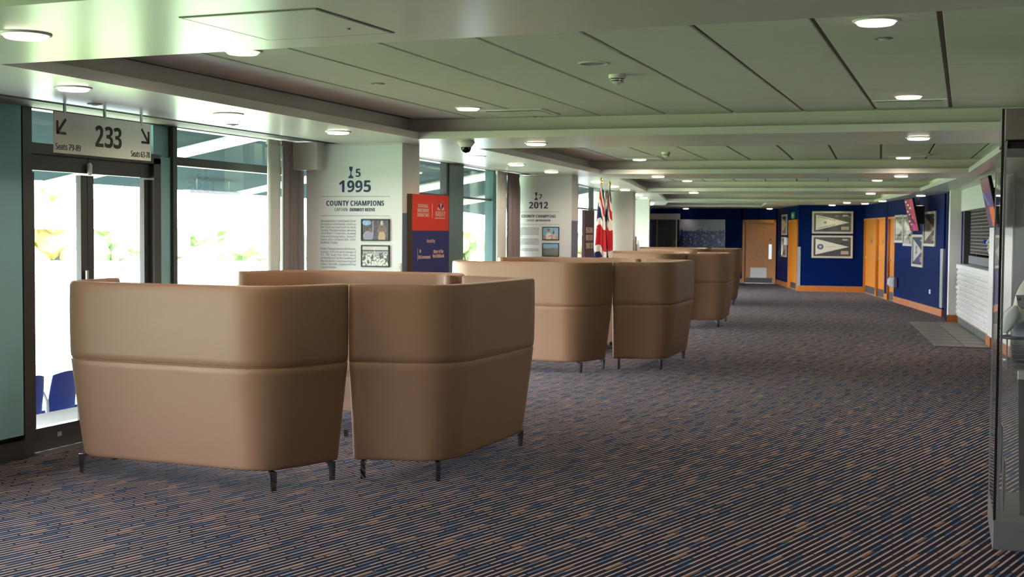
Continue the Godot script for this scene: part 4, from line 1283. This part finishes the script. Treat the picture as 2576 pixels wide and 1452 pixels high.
func sofa_shell(y0: float, y1: float, upper: bool) -> ArrayMesh:
	# profile: [outward offset, height]
	var pr := []
	if upper:
		pr = [[-0.105, y0 + 0.002], [-0.012, y0], [0.0, y0 + 0.012], [0.003, y0 + 0.05], [0.006, lerpf(y0, y1, 0.35)], [0.007, lerpf(y0, y1, 0.65)], [0.005, y1 - 0.06], [0.003, y1 - 0.018], [-0.003, y1 - 0.006], [-0.014, y1], [-0.1, y1], [-0.111, y1 - 0.006], [-0.116, y1 - 0.018], [-0.118, y1 - 0.1], [-0.12, y0 + 0.2], [-0.12, y0]]
	else:
		pr = [[-0.17, y0], [-0.1, y0], [-0.088, y0 + 0.008], [-0.082, y0 + 0.03], [-0.052, lerpf(y0, y1, 0.36)], [-0.024, lerpf(y0, y1, 0.7)], [-0.006, y1 - 0.05], [-0.001, y1 - 0.014], [-0.012, y1], [-0.105, y1], [-0.12, y1 - 0.02], [-0.135, lerpf(y0, y1, 0.5)], [-0.17, y0]]
	var path := sofa_path()
	var n := path.size()
	var rings := []
	var mid := -0.06
	# rounded wing tips: extra thinning sections beyond both ends
	var stations := []
	for k in [1.0, 0.95, 0.8, 0.55, 0.25]: stations.append([0, k])
	for i in n: stations.append([i, 0.0])
	for k in [0.25, 0.55, 0.8, 0.95, 1.0]: stations.append([n - 1, k])
	for s in stations:
		var p: Vector2 = path[s[0]][0]
		var nn: Vector2 = path[s[0]][1]
		var t: float = s[1]
		var along := Vector2.ZERO
		var thin := 1.0
		if t > 0.0:
			var d := Vector2(nn.y, -nn.x)
			if s[0] == 0: d = -d
			along = d * 0.055 * t
			thin = maxf(0.02, sqrt(1.0 - t * t))
		var ring := PackedVector3Array()
		for q in pr:
			var m := mid if upper else lerpf(-0.13, mid, clampf((q[1] - y0) / (y1 - y0), 0, 1))
			var off: float = m + (q[0] - m) * thin
			# wing tips lean in a little towards the floor
			var v := p + nn * off + along
			var wing := clampf((absf(s[0] - (n - 1) / 2.0) - (n - 1) / 2.0 + 10.0) / 10.0, 0.0, 1.0)
			if not upper: v -= Vector2(nn.y, -nn.x) * (-1.0 if s[0] < n / 2 else 1.0) * 0.015 * wing * (1.0 - clampf((q[1] - y0) / (y1 - y0), 0, 1))
			ring.append(Vector3(v.x, q[1], v.y))
		rings.append(ring)
	return loft(rings, true, true, true)

func sofa_seam(y: float) -> ArrayMesh:
	var pts := []
	for q in sofa_path(): pts.append(Vector3(q[0].x + q[1].x * -0.011, y, q[0].y + q[1].y * -0.011))
	return tube(pts, 0.0055, 6)

func sofa_inside(off: float, front: float) -> Array:
	var pl := []
	for q in sofa_path(6, 8, 8):
		var v: Vector2 = q[0] + q[1] * off
		if v.y > front: pl.append(v)
	return [Vector2(pl[0].x, front)] + pl + [Vector2(pl[-1].x, front)]

func sofa_leg() -> ArrayMesh:
	return extrude([Vector2(-0.055, 0.128), Vector2(0.02, 0.128), Vector2(0.02, 0.1), Vector2(0.012, 0.0), Vector2(-0.010, 0.0), Vector2(-0.012, 0.07), Vector2(-0.018, 0.095), Vector2(-0.03, 0.112), Vector2(-0.055, 0.118)], 0.03)

func build_sofas() -> void:
	var seam := 0.805
	var s := thing("high_back_sofa", "x", "sofa")
	part(s, "lower_shell", sofa_shell(0.13, seam, false), M.leather)
	part(s, "upper_shell", sofa_shell(seam, 1.325, true), M.leather)
	part(s, "seam_piping", sofa_seam(seam), M.piping)
	part(s, "seat_base", slab(sofa_inside(-0.175, -0.42), 0.15, 0.3), M.leather)
	part(s, "seat_cushion", slab(sofa_inside(-0.14, -0.45), 0.3, 0.44), M.leather)
	var leg := sofa_leg()
	for l in [[-0.785, -0.005, 0.6], [0.785, -0.005, 2.55], [-0.92, -0.5, 0.25], [0.92, -0.5, 2.9]]:
		part(s, "leg", leg, M.chrome, Vector3(l[0], 0, l[1]), l[2] + PI)
	part(s, "care_tag", bx(0.006, 0.045, 0.03), M.black, Vector3(-1.015, 0.32, -0.58))
	# four seating groups along the windows: corner of the corridor-side sofa, turn
	var pods := [[Vector2(-3.33, -8.16), 0.0, "nearest"], [Vector2(-3.52, -15.85), 3.45, "second"], [Vector2(-4.16, -23.4), 6.9, "third"], [Vector2(-5.16, -31.0), 10.3, "farthest"]]
	# role: offset of the sofa's origin from that corner, yaw
	var roles := [[Vector2(-1.635, 0.67), -4.5, "its back towards the camera"], [Vector2(0.03, -0.775), 88.0, "its back towards the walkway"], [Vector2(-1.6, -2.33), 180.0, "its seat facing the camera"]]
	var first := true
	for p in pods:
		for r in roles:
			var o: Node3D = s if first else s.duplicate()
			if not first:
				o.name = numbered("high_back_sofa")
				add_child(o)
			first = false
			var th := deg_to_rad(p[1])
			var v: Vector3 = Basis(Vector3.UP, th) * Vector3(r[0].x, 0, r[0].y)
			o.position = Vector3(p[0].x + v.x, 0, p[0].y + v.z)
			o.rotation.y = th + deg_to_rad(r[1])
			metas(o, "tan high-backed sofa in the %s window group, %s" % [p[2], r[2]], "sofa", "tan high-backed sofas grouped by the windows")

# ------------------------------------------------------------------ display case at the right edge
func build_display_case() -> void:
	var yaw := deg_to_rad(0.8)
	var c := thing("display_case", "tall glass display case at the right edge with grey plinth and header", "display case", Vector3(0.17, 0, -7.42), yaw)
	var W := 1.3
	var D := 0.85
	part(c, "plinth", cb(W, 0.16, D, 0.003), M.casegrey, Vector3(W / 2, 0.08, -D / 2))
	part(c, "header", cb(W, 0.165, D, 0.003), M.casegrey, Vector3(W / 2 + 0.018, 2.268, -D / 2))
	part(c, "header_recess", bx(W - 0.04, 0.05, D - 0.04), M.black, Vector3(W / 2 + 0.01, 2.165, -D / 2))
	part(c, "corner_seal", bx(0.013, 2.19, 0.013), M.black, Vector3(0.0065, 0.16 + 1.095, -0.0065))
	part(c, "corner_strip", bx(0.012, 2.03, 0.006), M.alu, Vector3(0.021, 0.16 + 1.0, -0.004))
	for q in [[W / 2, 0.0, 0.0, W], [W / 2, -D, 0.0, W]]:
		var o := part(c, "glass_pane", quad(q[3], 1.98), M.glass, Vector3(q[0], 1.15, q[1] - 0.004))
	for x in [0.004, W]:
		part(c, "glass_pane", quad(D, 1.98), M.glass, Vector3(x, 1.15, -D / 2), PI / 2)
	part(c, "rear_seal", bx(0.01, 1.98, 0.01), M.alu, Vector3(0.006, 1.15, -D + 0.006))
	part(c, "shelf", cb(W - 0.04, 0.01, D - 0.1, 0.002), M.glass, Vector3(W / 2 + 0.015, 0.965, -D / 2))
	# slanting board and framed cards below the shelf
	var b := thing("display_board", "dark grey slanting board inside the near display case", "display board", Vector3(0.17, 0.165, -7.42), yaw)
	var board := part(b, "board", cb(W - 0.12, 0.86, 0.025, 0.003), mat(Color(0.18, 0.18, 0.175), 0.5), Vector3(W / 2 + 0.075, 0.37, -0.32))
	board.rotation.x = -0.62
	var top := part(b, "top_ledge", cb(W - 0.12, 0.06, 0.06, 0.004), mat(Color(0.55, 0.58, 0.54), 0.5), Vector3(W / 2 + 0.075, 0.72, -0.57))
	for i in 2:
		var f := thing("framed_card", ["small framed card leaning upright at the side of the slanting board", "lower small framed card leaning at the side of the slanting board"][i], "framed card", Vector3(0.215 + 0.012 * i, 0.2 + 0.17 * (1 - i), -7.62 - 0.13 * (1 - i)), yaw + PI / 2)
		part(f, "mount", cb(0.16, 0.26, 0.008, 0.002), mat(Color(0.68, 0.7, 0.66), 0.5), Vector3(0, 0.13, 0))
		part(f, "edge", cb(0.17, 0.27, 0.004, 0.001), M.darkgrey, Vector3(0, 0.13, -0.006))
	# on the shelf: cap-topped helmet with grille, white pad with a silver plate
	var h := thing("cricket_helmet", "navy cricket helmet with a black face grille on the glass shelf", "helmet", Vector3(0.385, 0.972, -7.86), yaw + PI * 0.5)
	var dome := []
	for i in 9:
		var t := i / 8.0 * PI / 2
		dome.append(ell(0.115 * cos(t) + 0.001, 0.13 * cos(t) + 0.001, 0.14 + 0.125 * sin(t), 24))
	part(h, "shell", loft(dome, true, true, true), mat(Color(0.03, 0.07, 0.18), 0.5))
	part(h, "peak", loft([ell(0.1, 0.1, 0.132, 20), ell(0.105, 0.105, 0.14, 20), ell(0.1, 0.1, 0.148, 20)], true, true, true), mat(Color(0.02, 0.03, 0.06), 0.5), Vector3(0, 0, -0.09))
	for i in 4:
		var y := 0.11 - i * 0.028
		var arc := []
		for j in 11:
			var a := PI + PI * j / 10.0
			arc.append(Vector3(cos(a) * 0.11, y - 0.01 * sin(-a), sin(a) * 0.13))
		part(h, "grille_bar", tube(arc, 0.004, 6), M.black)
	var ring := []
	for j in 17:
		var a := TAU * j / 16.0
		ring.append(Vector3(cos(a) * 0.012 + 0.108, 0.07 + sin(a) * 0.06, 0.02))
	part(h, "ear_guard", tube(ring, 0.011, 8), M.black)
	part(h, "base_rim", loft([ell(0.1, 0.115, 0.0, 20), ell(0.113, 0.128, 0.02, 20), ell(0.116, 0.13, 0.14, 20)], true, true, false), M.black)
	var g := thing("padded_guard", "off-white padded guard with a silver plate behind the helmet", "sports pad", Vector3(0.36, 0.972, -8.06), yaw)
	var gp := []
	for i in 13:
		var t := i / 12.0
		var w := 0.1 * pow(sin(PI * clampf(t * 0.94 + 0.03, 0, 1)), 0.45)
		gp.append(ell(w, w * 0.42, t * 0.46, 20))
	part(g, "pad", loft(gp, true, true, true), mat(Color(0.72, 0.72, 0.66), 0.55))
	part(g, "silver_plate", extrude([Vector2(-0.034, 0.03), Vector2(0.034, 0.03), Vector2(0.022, -0.03), Vector2(0.0, -0.05), Vector2(-0.022, -0.03)], 0.008), mat(Color(0.8, 0.85, 0.9), 0.15, 0.8), Vector3(-0.048, 0.34, 0.041))
	for x in [-0.064, -0.032]:
		part(g, "stud", lathe([[0.011, 0.0], [0.011, 0.004], [0.006, 0.008], [0.0, 0.009]], 12), M.darkgrey, Vector3(x, 0.348, 0.047)).rotation.x = PI / 2
	for i in 5: part(g, "rivet", bx(0.007, 0.007, 0.004), M.darkgrey, Vector3(0.02 + 0.012 * (i % 2), 0.42 - i * 0.05, 0.042))
	var pl := thing("clear_visor", "clear plastic visor propped left of the padded guard", "visor", Vector3(0.222, 0.972, -8.0), yaw)
	var vis := []
	for i in 9:
		var t := i / 8.0
		var w := 0.055 * pow(sin(PI * clampf(t, 0.04, 0.96)), 0.6)
		vis.append(PackedVector3Array([Vector3(-w + t * 0.05, 0.15 + t * 0.16, 0.0), Vector3(-w * 0.4 + t * 0.05, 0.15 + t * 0.16, 0.015), Vector3(w * 0.4 + t * 0.05, 0.15 + t * 0.16, 0.015), Vector3(w + t * 0.05, 0.15 + t * 0.16, 0.0), Vector3(w * 0.4 + t * 0.05, 0.15 + t * 0.16, 0.011), Vector3(-w * 0.4 + t * 0.05, 0.15 + t * 0.16, 0.011)]))
	part(pl, "visor_shell", loft(vis, true, true, true), mat(Color(0.75, 0.78, 0.76), 0.25))
	part(pl, "stand", lathe([[0.03, 0.0], [0.03, 0.006], [0.005, 0.012], [0.005, 0.17], [0.0, 0.17]], 12), M.alu, Vector3(0.015, 0, 0))

# ------------------------------------------------------------------ banners and flags
func build_banners_and_flags() -> void:
	var a := Vector2(-5.15, -11.85)
	var b := Vector2(-5.087, -12.66)
	var c := (a + b) / 2
	var s := thing("summit_banner", "red and blue printed banner board standing beside the first pillar", "banner", Vector3(c.x, 0, c.y), dir_yaw(a, b))
	var L := a.distance_to(b)
	var flip := Basis(Vector3.UP, s.rotation.y).z.x < 0
	if flip: s.rotation.y += PI
	# text reads from the camera's left to right: local x must run away from the camera
	part(s, "blue_panel", bx(L, 1.69, 0.045), M.bannerblue, Vector3(0, 0.845, -0.004))
	part(s, "red_panel", bx(L, 0.36, 0.045), M.red, Vector3(0, 1.87, -0.004))
	part(s, "edge_board", bx(0.012, 2.05, 0.05), mat(Color(0.36, 0.28, 0.2), 0.8), Vector3(-L / 2 - 0.005, 1.025, -0.004))
	part(s, "foot", bx(L, 0.02, 0.12), M.darkgrey, Vector3(0, 0.01, 0.05))
	var z := 0.02
	var pink := mat(Color(0.9, 0.78, 0.74), 0.6)
	for q in [["REGIONAL", 1.935], ["INVESTMENT", 1.89], ["SUMMIT 2025", 1.845]]:
		letters(s, "lettering", q[0], Vector3(-0.17, q[1], z), 0.036, pink, 0, true, [0.22, 0.25, 0.25][0 if q[0] == "REGIONAL" else 1])
	part(s, "divider", bx(0.004, 0.14, 0.003), pink, Vector3(0.03, 1.89, z))
	part(s, "divider", bx(0.004, 0.14, 0.003), pink, Vector3(0.025, 1.885, z))
	letters(s, "lettering", "GREAT", Vector3(0.21, 1.86, z), 0.05, pink, 0, true, 0.22)
	letters(s, "lettering", "BRITAIN & NORTHERN IRELAND", Vector3(0.2, 1.817, z), 0.014, pink, 0, false, 0.22)
	for i in 5:
		var f := part(s, "flag_ray", extrude([Vector2(-0.006, 0.02), Vector2(0.006, 0.02), Vector2(0.014, 0.075), Vector2(-0.014, 0.075)], 0.003), pink if i % 2 == 0 else M.bannerblue, Vector3(0.22, 1.895, z))
		f.rotation.z = deg_to_rad(-72 + i * 36)
	letters(s, "lettering", "Hosted by", Vector3(0.0, 1.585, z), 0.034, pink, 0, false, 0.18)
	part(s, "crest", lathe([[0.0, -0.03], [0.02, -0.022], [0.024, 0.0], [0.014, 0.02], [0.006, 0.034], [0.0, 0.036]], 12), pink, Vector3(-0.23, 1.49, z - 0.018))
	part(s, "divider", bx(0.004, 0.12, 0.003), pink, Vector3(-0.285, 1.455, z))
	letters(s, "lettering", "UK Government", Vector3(-0.14, 1.425, z), 0.034, pink, 0, true, 0.26)
	letters(s, "lettering", "Mayor of the", Vector3(0.17, 1.478, z), 0.034, pink, 0, true, 0.22)
	letters(s, "lettering", "West Midlands", Vector3(0.17, 1.432, z), 0.036, pink, 0, true, 0.26)
	# second, farther banner
	var a2 := Vector2(-5.69, -19.9)
	var b2 := Vector2(-5.755, -20.7)
	var c2 := (a2 + b2) / 2
	var t := thing("summit_banner", "narrow dark banner board beside the second pillar near the flags", "banner", Vector3(c2.x, 0, c2.y), dir_yaw(a2, b2))
	if Basis(Vector3.UP, t.rotation.y).z.x < 0: t.rotation.y += PI
	part(t, "upper_panel", bx(0.8, 0.72, 0.045), mat(Color(0.3, 0.2, 0.24), 0.5), Vector3(0, 1.68, 0))
	part(t, "lower_panel", bx(0.8, 1.32, 0.045), mat(Color(0.22, 0.16, 0.42), 0.5), Vector3(0, 0.66, 0))
	part(t, "red_stripe", extrude([Vector2(-0.4, 0.3), Vector2(-0.1, 0.3), Vector2(-0.4, 1.32)], 0.004), M.red, Vector3(0, 0, 0.024))
	for q in [["REGIONAL", 1.72], ["INVESTMENT", 1.6], ["SUMMIT 2025", 1.47]]: letters(t, "lettering", q[0], Vector3(0.0, q[1], 0.026), 0.09, pink, 0, true, 0.6)
	# flags
	flag("union flag on a pale pole with a gold finial, nearer of the two", Vector3(-5.02, 0, -18.5), Vector3(-5.02, 2.5, -18.5), 0.11, 0)
	flag("union flag on a leaning pole, farther of the two", Vector3(-5.33, 0, -19.62), Vector3(-5.18, 2.49, -19.6), 0.11, 1)

func union_texture() -> StandardMaterial3D:
	if M.has("union"): return M.union
	var w := 600
	var h := 300
	var img := Image.create(w, h, false, Image.FORMAT_RGB8)
	var blue := Color(0.06, 0.12, 0.36)
	var red := Color(0.76, 0.06, 0.12)
	var white := Color(0.92, 0.91, 0.9)
	for y in h:
		for x in w:
			var p := Vector2(x - w / 2.0, y - h / 2.0)
			var c := blue
			var d1 := absf(p.x * 0.4472 - p.y * 0.8944)
			var d2 := absf(p.x * 0.4472 + p.y * 0.8944)
			if d1 < 30 or d2 < 30: c = white
			if d1 < 11 or d2 < 11: c = red
			if absf(p.x) < 50 or absf(p.y) < 50: c = white
			if absf(p.x) < 30 or absf(p.y) < 30: c = red
			img.set_pixel(x, y, c)
	M.union = textured(img, 0.7)
	return M.union

func flag(label: String, foot: Vector3, tip: Vector3, spread: float, k: int) -> void:
	var f := thing("flag", label, "flag", foot)
	var up := tip - foot
	part(f, "base", lathe([[0.2, 0.0], [0.2, 0.03], [0.04, 0.06], [0.03, 0.12], [0.0, 0.12]], 24), M.darkgrey)
	part(f, "pole", tube([Vector3(0, 0.05, 0), up * 0.955], 0.013, 10), mat(Color(0.75, 0.73, 0.7), 0.4))
	part(f, "finial", lathe([[0.0, -0.02], [0.018, -0.01], [0.018, 0.0], [0.01, 0.01], [0.016, 0.03], [0.018, 0.05], [0.006, 0.075], [0.0, 0.095]], 12), M.gold, up * 0.962)
	# the cloth hangs in a cone of folds from the upper pole
	var rings := []
	var rows := 26
	var n := 72
	for i in rows + 1:
		var t := float(i) / rows
		var c := up * lerpf(0.93, 0.36, t)
		var ring := PackedVector3Array()
		var r := lerpf(0.02, spread + 0.03, pow(t, 0.75))
		for j in n + 1:
			var s := float(j) / n
			var ang := -0.4 + s * TAU * 0.93 + (0.8 if k == 0 else 2.2)
			var rr := r * (0.72 + 0.34 * sin(ang * 3.0 + t * 2.2 + k) * pow(t, 0.5) + 0.12 * sin(ang * 7.0 + k))
			ring.append(c + Vector3(cos(ang) * rr * 1.1, -0.06 * sin(ang * 2.0 + 1.0) * t - 0.02 * sin(ang * 3.0), sin(ang) * rr))
		rings.append(ring)
	var m := loft_flag(rings, k)
	part(f, "cloth", m, union_texture())

func loft_flag(rings: Array, k: int) -> ArrayMesh:
	var st := SurfaceTool.new()
	st.begin(Mesh.PRIMITIVE_TRIANGLES)
	var n: int = rings[0].size()
	var R: int = rings.size() - 1
	for i in R:
		for j in n - 1:
			for q in [[0, 0], [0, 1], [1, 1], [0, 0], [1, 1], [1, 0]]:
				var s := float(j + q[1]) / (n - 1)
				var t := float(i + q[0]) / R
				var ang := rad_to_deg(-0.4 + s * TAU * 0.93 + (0.8 if k == 0 else 2.2))
				var w := fposmod((165.0 - ang) / 180.0, 2.0)
				if w > 1.0: w = 2.0 - w
				var u := 0.03 + 0.26 * w + 0.06 * t * w
				var v := 0.04 + 0.92 * t
				st.set_uv(Vector2(u, clampf(v, 0.0, 1.0)))
				st.add_vertex(rings[i + q[0]][j + q[1]])
	st.generate_normals()
	return st.commit()

# ------------------------------------------------------------------ downlights and other fittings on the ceiling
func downlight(where: String, x: float, z: float, y: float, energy := 1.25, angle := 86.0) -> void:
	var d := thing("downlight", where, "downlight", Vector3(x, y, z), 0, "round recessed downlights")
	if not meshes.has("dl_trim"):
		meshes.dl_trim = lathe([[0.092, 0.03], [0.093, -0.004], [0.098, -0.008], [0.112, -0.006], [0.114, 0.001]], 40)
		meshes.dl_lens = lathe([[0.092, 0.004], [0.092, -0.009], [0.085, -0.015], [0.05, -0.018], [0.0, -0.019]], 32)
	part(d, "trim_ring", meshes.dl_trim, M.white)
	part(d, "lens", meshes.dl_lens, M.glow, Vector3(0, -0.006, 0))
	var l := SpotLight3D.new()
	l.name = "lamp"
	l.light_energy = energy
	l.light_color = Color(1.0, 0.89, 0.8)
	l.spot_angle = angle
	l.spot_angle_attenuation = 0.5
	l.spot_range = 60.0
	l.spot_attenuation = 2.0
	l.light_size = 0.08
	l.shadow_enabled = true
	l.position = Vector3(0, -0.035, 0)
	l.rotation.x = -PI / 2
	d.add_child(l)

func build_ceiling_fittings() -> void:
	var dl := [
		[-3.94, -4.81, HS, "in the smooth ceiling band nearest the camera, at top left"],
		[-5.14, -6.70, HS, "in the window-side strip above the hanging sign"],
		[-5.16, -8.51, HS, "in the window-side strip, second past the hanging sign"],
		[-5.15, -10.28, HS, "in the window-side strip just before the first printed pillar"],
		[-3.93, -12.07, HS, "in the first cross band right of the dome camera"],
		[-0.41, -12.14, HS, "in the first cross band near the right display case"],
		[-5.27, -13.99, HS, "in the window-side strip just below the dome camera"],
		[-5.38, -15.73, HS, "in the second window-side strip, middle of its row"],
		[-5.52, -17.66, HS, "in the second window-side strip before the second printed pillar"],
		[-4.39, -19.42, HS, "at the left of the second cross band"],
		[-0.90, -19.88, HS, "at the right of the second cross band"],
		[-5.87, -21.35, HS, "in the third window-side strip behind the nearer flag"],
		[-6.11, -23.39, HS, "in the third window-side strip right of the flags"],
		[-6.39, -25.34, HS, "in the third window-side strip before the plain pillar"],
		[-5.39, -27.22, HS, "at the left of the third cross band"],
		[-1.87, -28.11, HS, "at the right of the third cross band"],
		[-6.94, -28.78, HS, "in the fourth window-side strip, nearest of its row"],
		[-7.36, -31.03, HS, "in the fourth window-side strip, second of its row"],
		[-8.40, -36.29, HS, "in the far window-side strip above the display cabinet, nearer"],
		[-8.88, -38.28, HS, "in the far window-side strip above the display cabinet, farther"],
		[-3.02, -36.21, HS, "before the navy wall with two pennants"],
		[-4.04, -6.82, HT, "in the first sunken bay at its near left"],
		[-0.44, -6.74, HT, "in the first sunken bay at its near right, largest in view"],
		[-4.02, -10.47, HT, "in the first sunken bay at its far left"],
		[-0.43, -10.43, HT, "in the first sunken bay at its far right"],
		[-4.41, -18.30, HT, "in the second sunken bay at its far left"],
		[-0.82, -18.60, HT, "in the second sunken bay at its far right"],
		[-5.26, -25.88, HT, "in the third sunken bay at its far left"],
		[-1.63, -26.25, HT, "in the third sunken bay at its far right"],
	]
	for q in dl: downlight("round glowing downlight %s" % q[3], q[0], q[1], q[2])
	# downlights the photo shows by their scallops on the walls, and those behind the camera
	var hid := [
		[-6.25, -44.62, "close to the far wall above the amber door"], [-9.1, -44.62, "close to the far wall above the crowd mural"],
		[-3.68, -39.1, "close to the navy wall above the two pennants"],
		[-2.62, -37.2, "close to the blue side wall above the far wooden door"], [-2.0, -34.4, "close to the blue side wall above the near wooden door"], [-0.93, -29.72, "close to the blue side wall above the nearest pennant"]]
	for q in hid: downlight("round glowing downlight %s" % q[2], q[0], q[1], HS, 0.28, 48.0)
	downlight("round glowing downlight out of view by the near windows, farther one", -5.15, -3.0, HS)
	# dome camera
	var cam := thing("dome_camera", "white dome security camera with dark bowl under the first cross band", "security camera", Vector3(-4.465, HS, -11.58))
	cam.scale = Vector3.ONE * 0.86
	part(cam, "housing", lathe([[0.085, 0.0], [0.095, -0.015], [0.1, -0.02], [0.07, -0.06], [0.055, -0.075]], 28), M.white)
	part(cam, "bowl", lathe([[0.056, -0.072], [0.056, -0.095], [0.04, -0.125], [0.0, -0.138]], 24), mat(Color(0.02, 0.02, 0.02), 0.08))
	# smoke detectors
	for q in [[-2.22, -8.55, "white smoke detector in the first sunken bay beside the round grille"], [-3.71, -16.85, "white smoke detector in the second sunken bay"]]:
		var s := thing("smoke_detector", q[2], "smoke detector", Vector3(q[0], HT, q[1]))
		part(s, "base", lathe([[0.056, 0.0], [0.056, -0.022], [0.05, -0.026]], 28), M.white)
		for i in 2:
			part(s, "vent_slot", lathe([[0.046 - i * 0.007, -0.026 - i * 0.014], [0.043 - i * 0.007, -0.033 - i * 0.014]], 24), M.black)
			part(s, "cap_ring", lathe([[0.05 - i * 0.008, -0.032 - i * 0.014], [0.044 - i * 0.008, -0.04 - i * 0.014]], 24), M.white)
		part(s, "cap", lathe([[0.036, -0.052], [0.02, -0.062], [0.006, -0.064], [0.005, -0.074], [0.0, -0.075]], 20), M.white)
		for a in 4:
			part(s, "rib", bx(0.006, 0.03, 0.008), M.white, Vector3(cos(a * PI / 2 + 0.9) * 0.044, -0.04, sin(a * PI / 2 + 0.9) * 0.044), -a * PI / 2)
	var sp := thing("ceiling_speaker", "round grey speaker grille in the first sunken bay", "speaker", Vector3(-2.21, HT, -7.93))
	part(sp, "rim", lathe([[0.075, 0.0], [0.078, -0.006], [0.095, -0.005], [0.1, 0.0]], 36), M.white)
	part(sp, "grille", lathe([[0.077, -0.003], [0.0, -0.004]], 30), M.midgrey)
	for q in [[-0.44, -7.35, HT, "small round sensor in the near right of the first sunken bay"], [-3.99, -8.59, HT, "small round sensor in the left of the first sunken bay"], [-5.66, -7.61, HS, "small lit sensor by the window edge above the sign"], [-5.65, -9.38, HS, "small round sensor by the window edge before the curtain"]]:
		var s := thing("ceiling_sensor", q[3], "sensor", Vector3(q[0], q[2], q[1]))
		part(s, "bezel", lathe([[0.03, 0.0], [0.03, -0.006], [0.05, -0.004], [0.052, 0.0]], 24), M.midgrey)
		part(s, "eye", lathe([[0.03, -0.004], [0.018, -0.012], [0.0, -0.015]], 16), M.white)
	for q in [[-3.72, -10.98, 0.0, "square louvred air vent at the far left of the first sunken bay"], [-0.44, -10.98, 0.0, "square louvred air vent at the far right of the first sunken bay"], [-0.76, -18.15, 3.45, "square louvred air vent at the far right of the second sunken bay"], [-4.3, -17.9, 3.45, "square louvred air vent at the far left of the second sunken bay"]]:
		var v := thing("air_vent", q[3], "air vent", Vector3(q[0], HT - 0.004, q[1]), deg_to_rad(q[2]))
		for s in [-1, 1]:
			part(v, "frame_rail", bx(0.56, 0.01, 0.035), M.white, Vector3(0, 0, s * 0.262))
			part(v, "frame_stile", bx(0.035, 0.01, 0.49), M.white, Vector3(s * 0.262, 0, 0))
		part(v, "throat", bx(0.49, 0.002, 0.49), M.grey, Vector3(0, 0.002, 0))
		for i in 9:
			part(v, "louvre", bx(0.49, 0.003, 0.036), M.white, Vector3(0, -0.002, -0.2 + i * 0.05)).rotation.x = 0.5
	var ap := thing("access_panel", "flat white access hatch in the nearest smooth ceiling band", "access panel", Vector3(-2.69, HS, -4.925), deg_to_rad(-3.0))
	for s in [-1, 1]:
		part(ap, "frame_rail", bx(0.64, 0.006, 0.008), M.grey, Vector3(0, 0, s * 0.325))
		part(ap, "frame_stile", bx(0.008, 0.006, 0.65), M.grey, Vector3(s * 0.316, 0, 0))
	part(ap, "hatch", cb(0.615, 0.006, 0.635, 0.002), M.soffit, Vector3(0, -0.001, 0))
	part(ap, "lock", lathe([[0.0, -0.009], [0.007, -0.008], [0.009, -0.003]], 14), M.grey, Vector3(0.2, 0, -0.14))
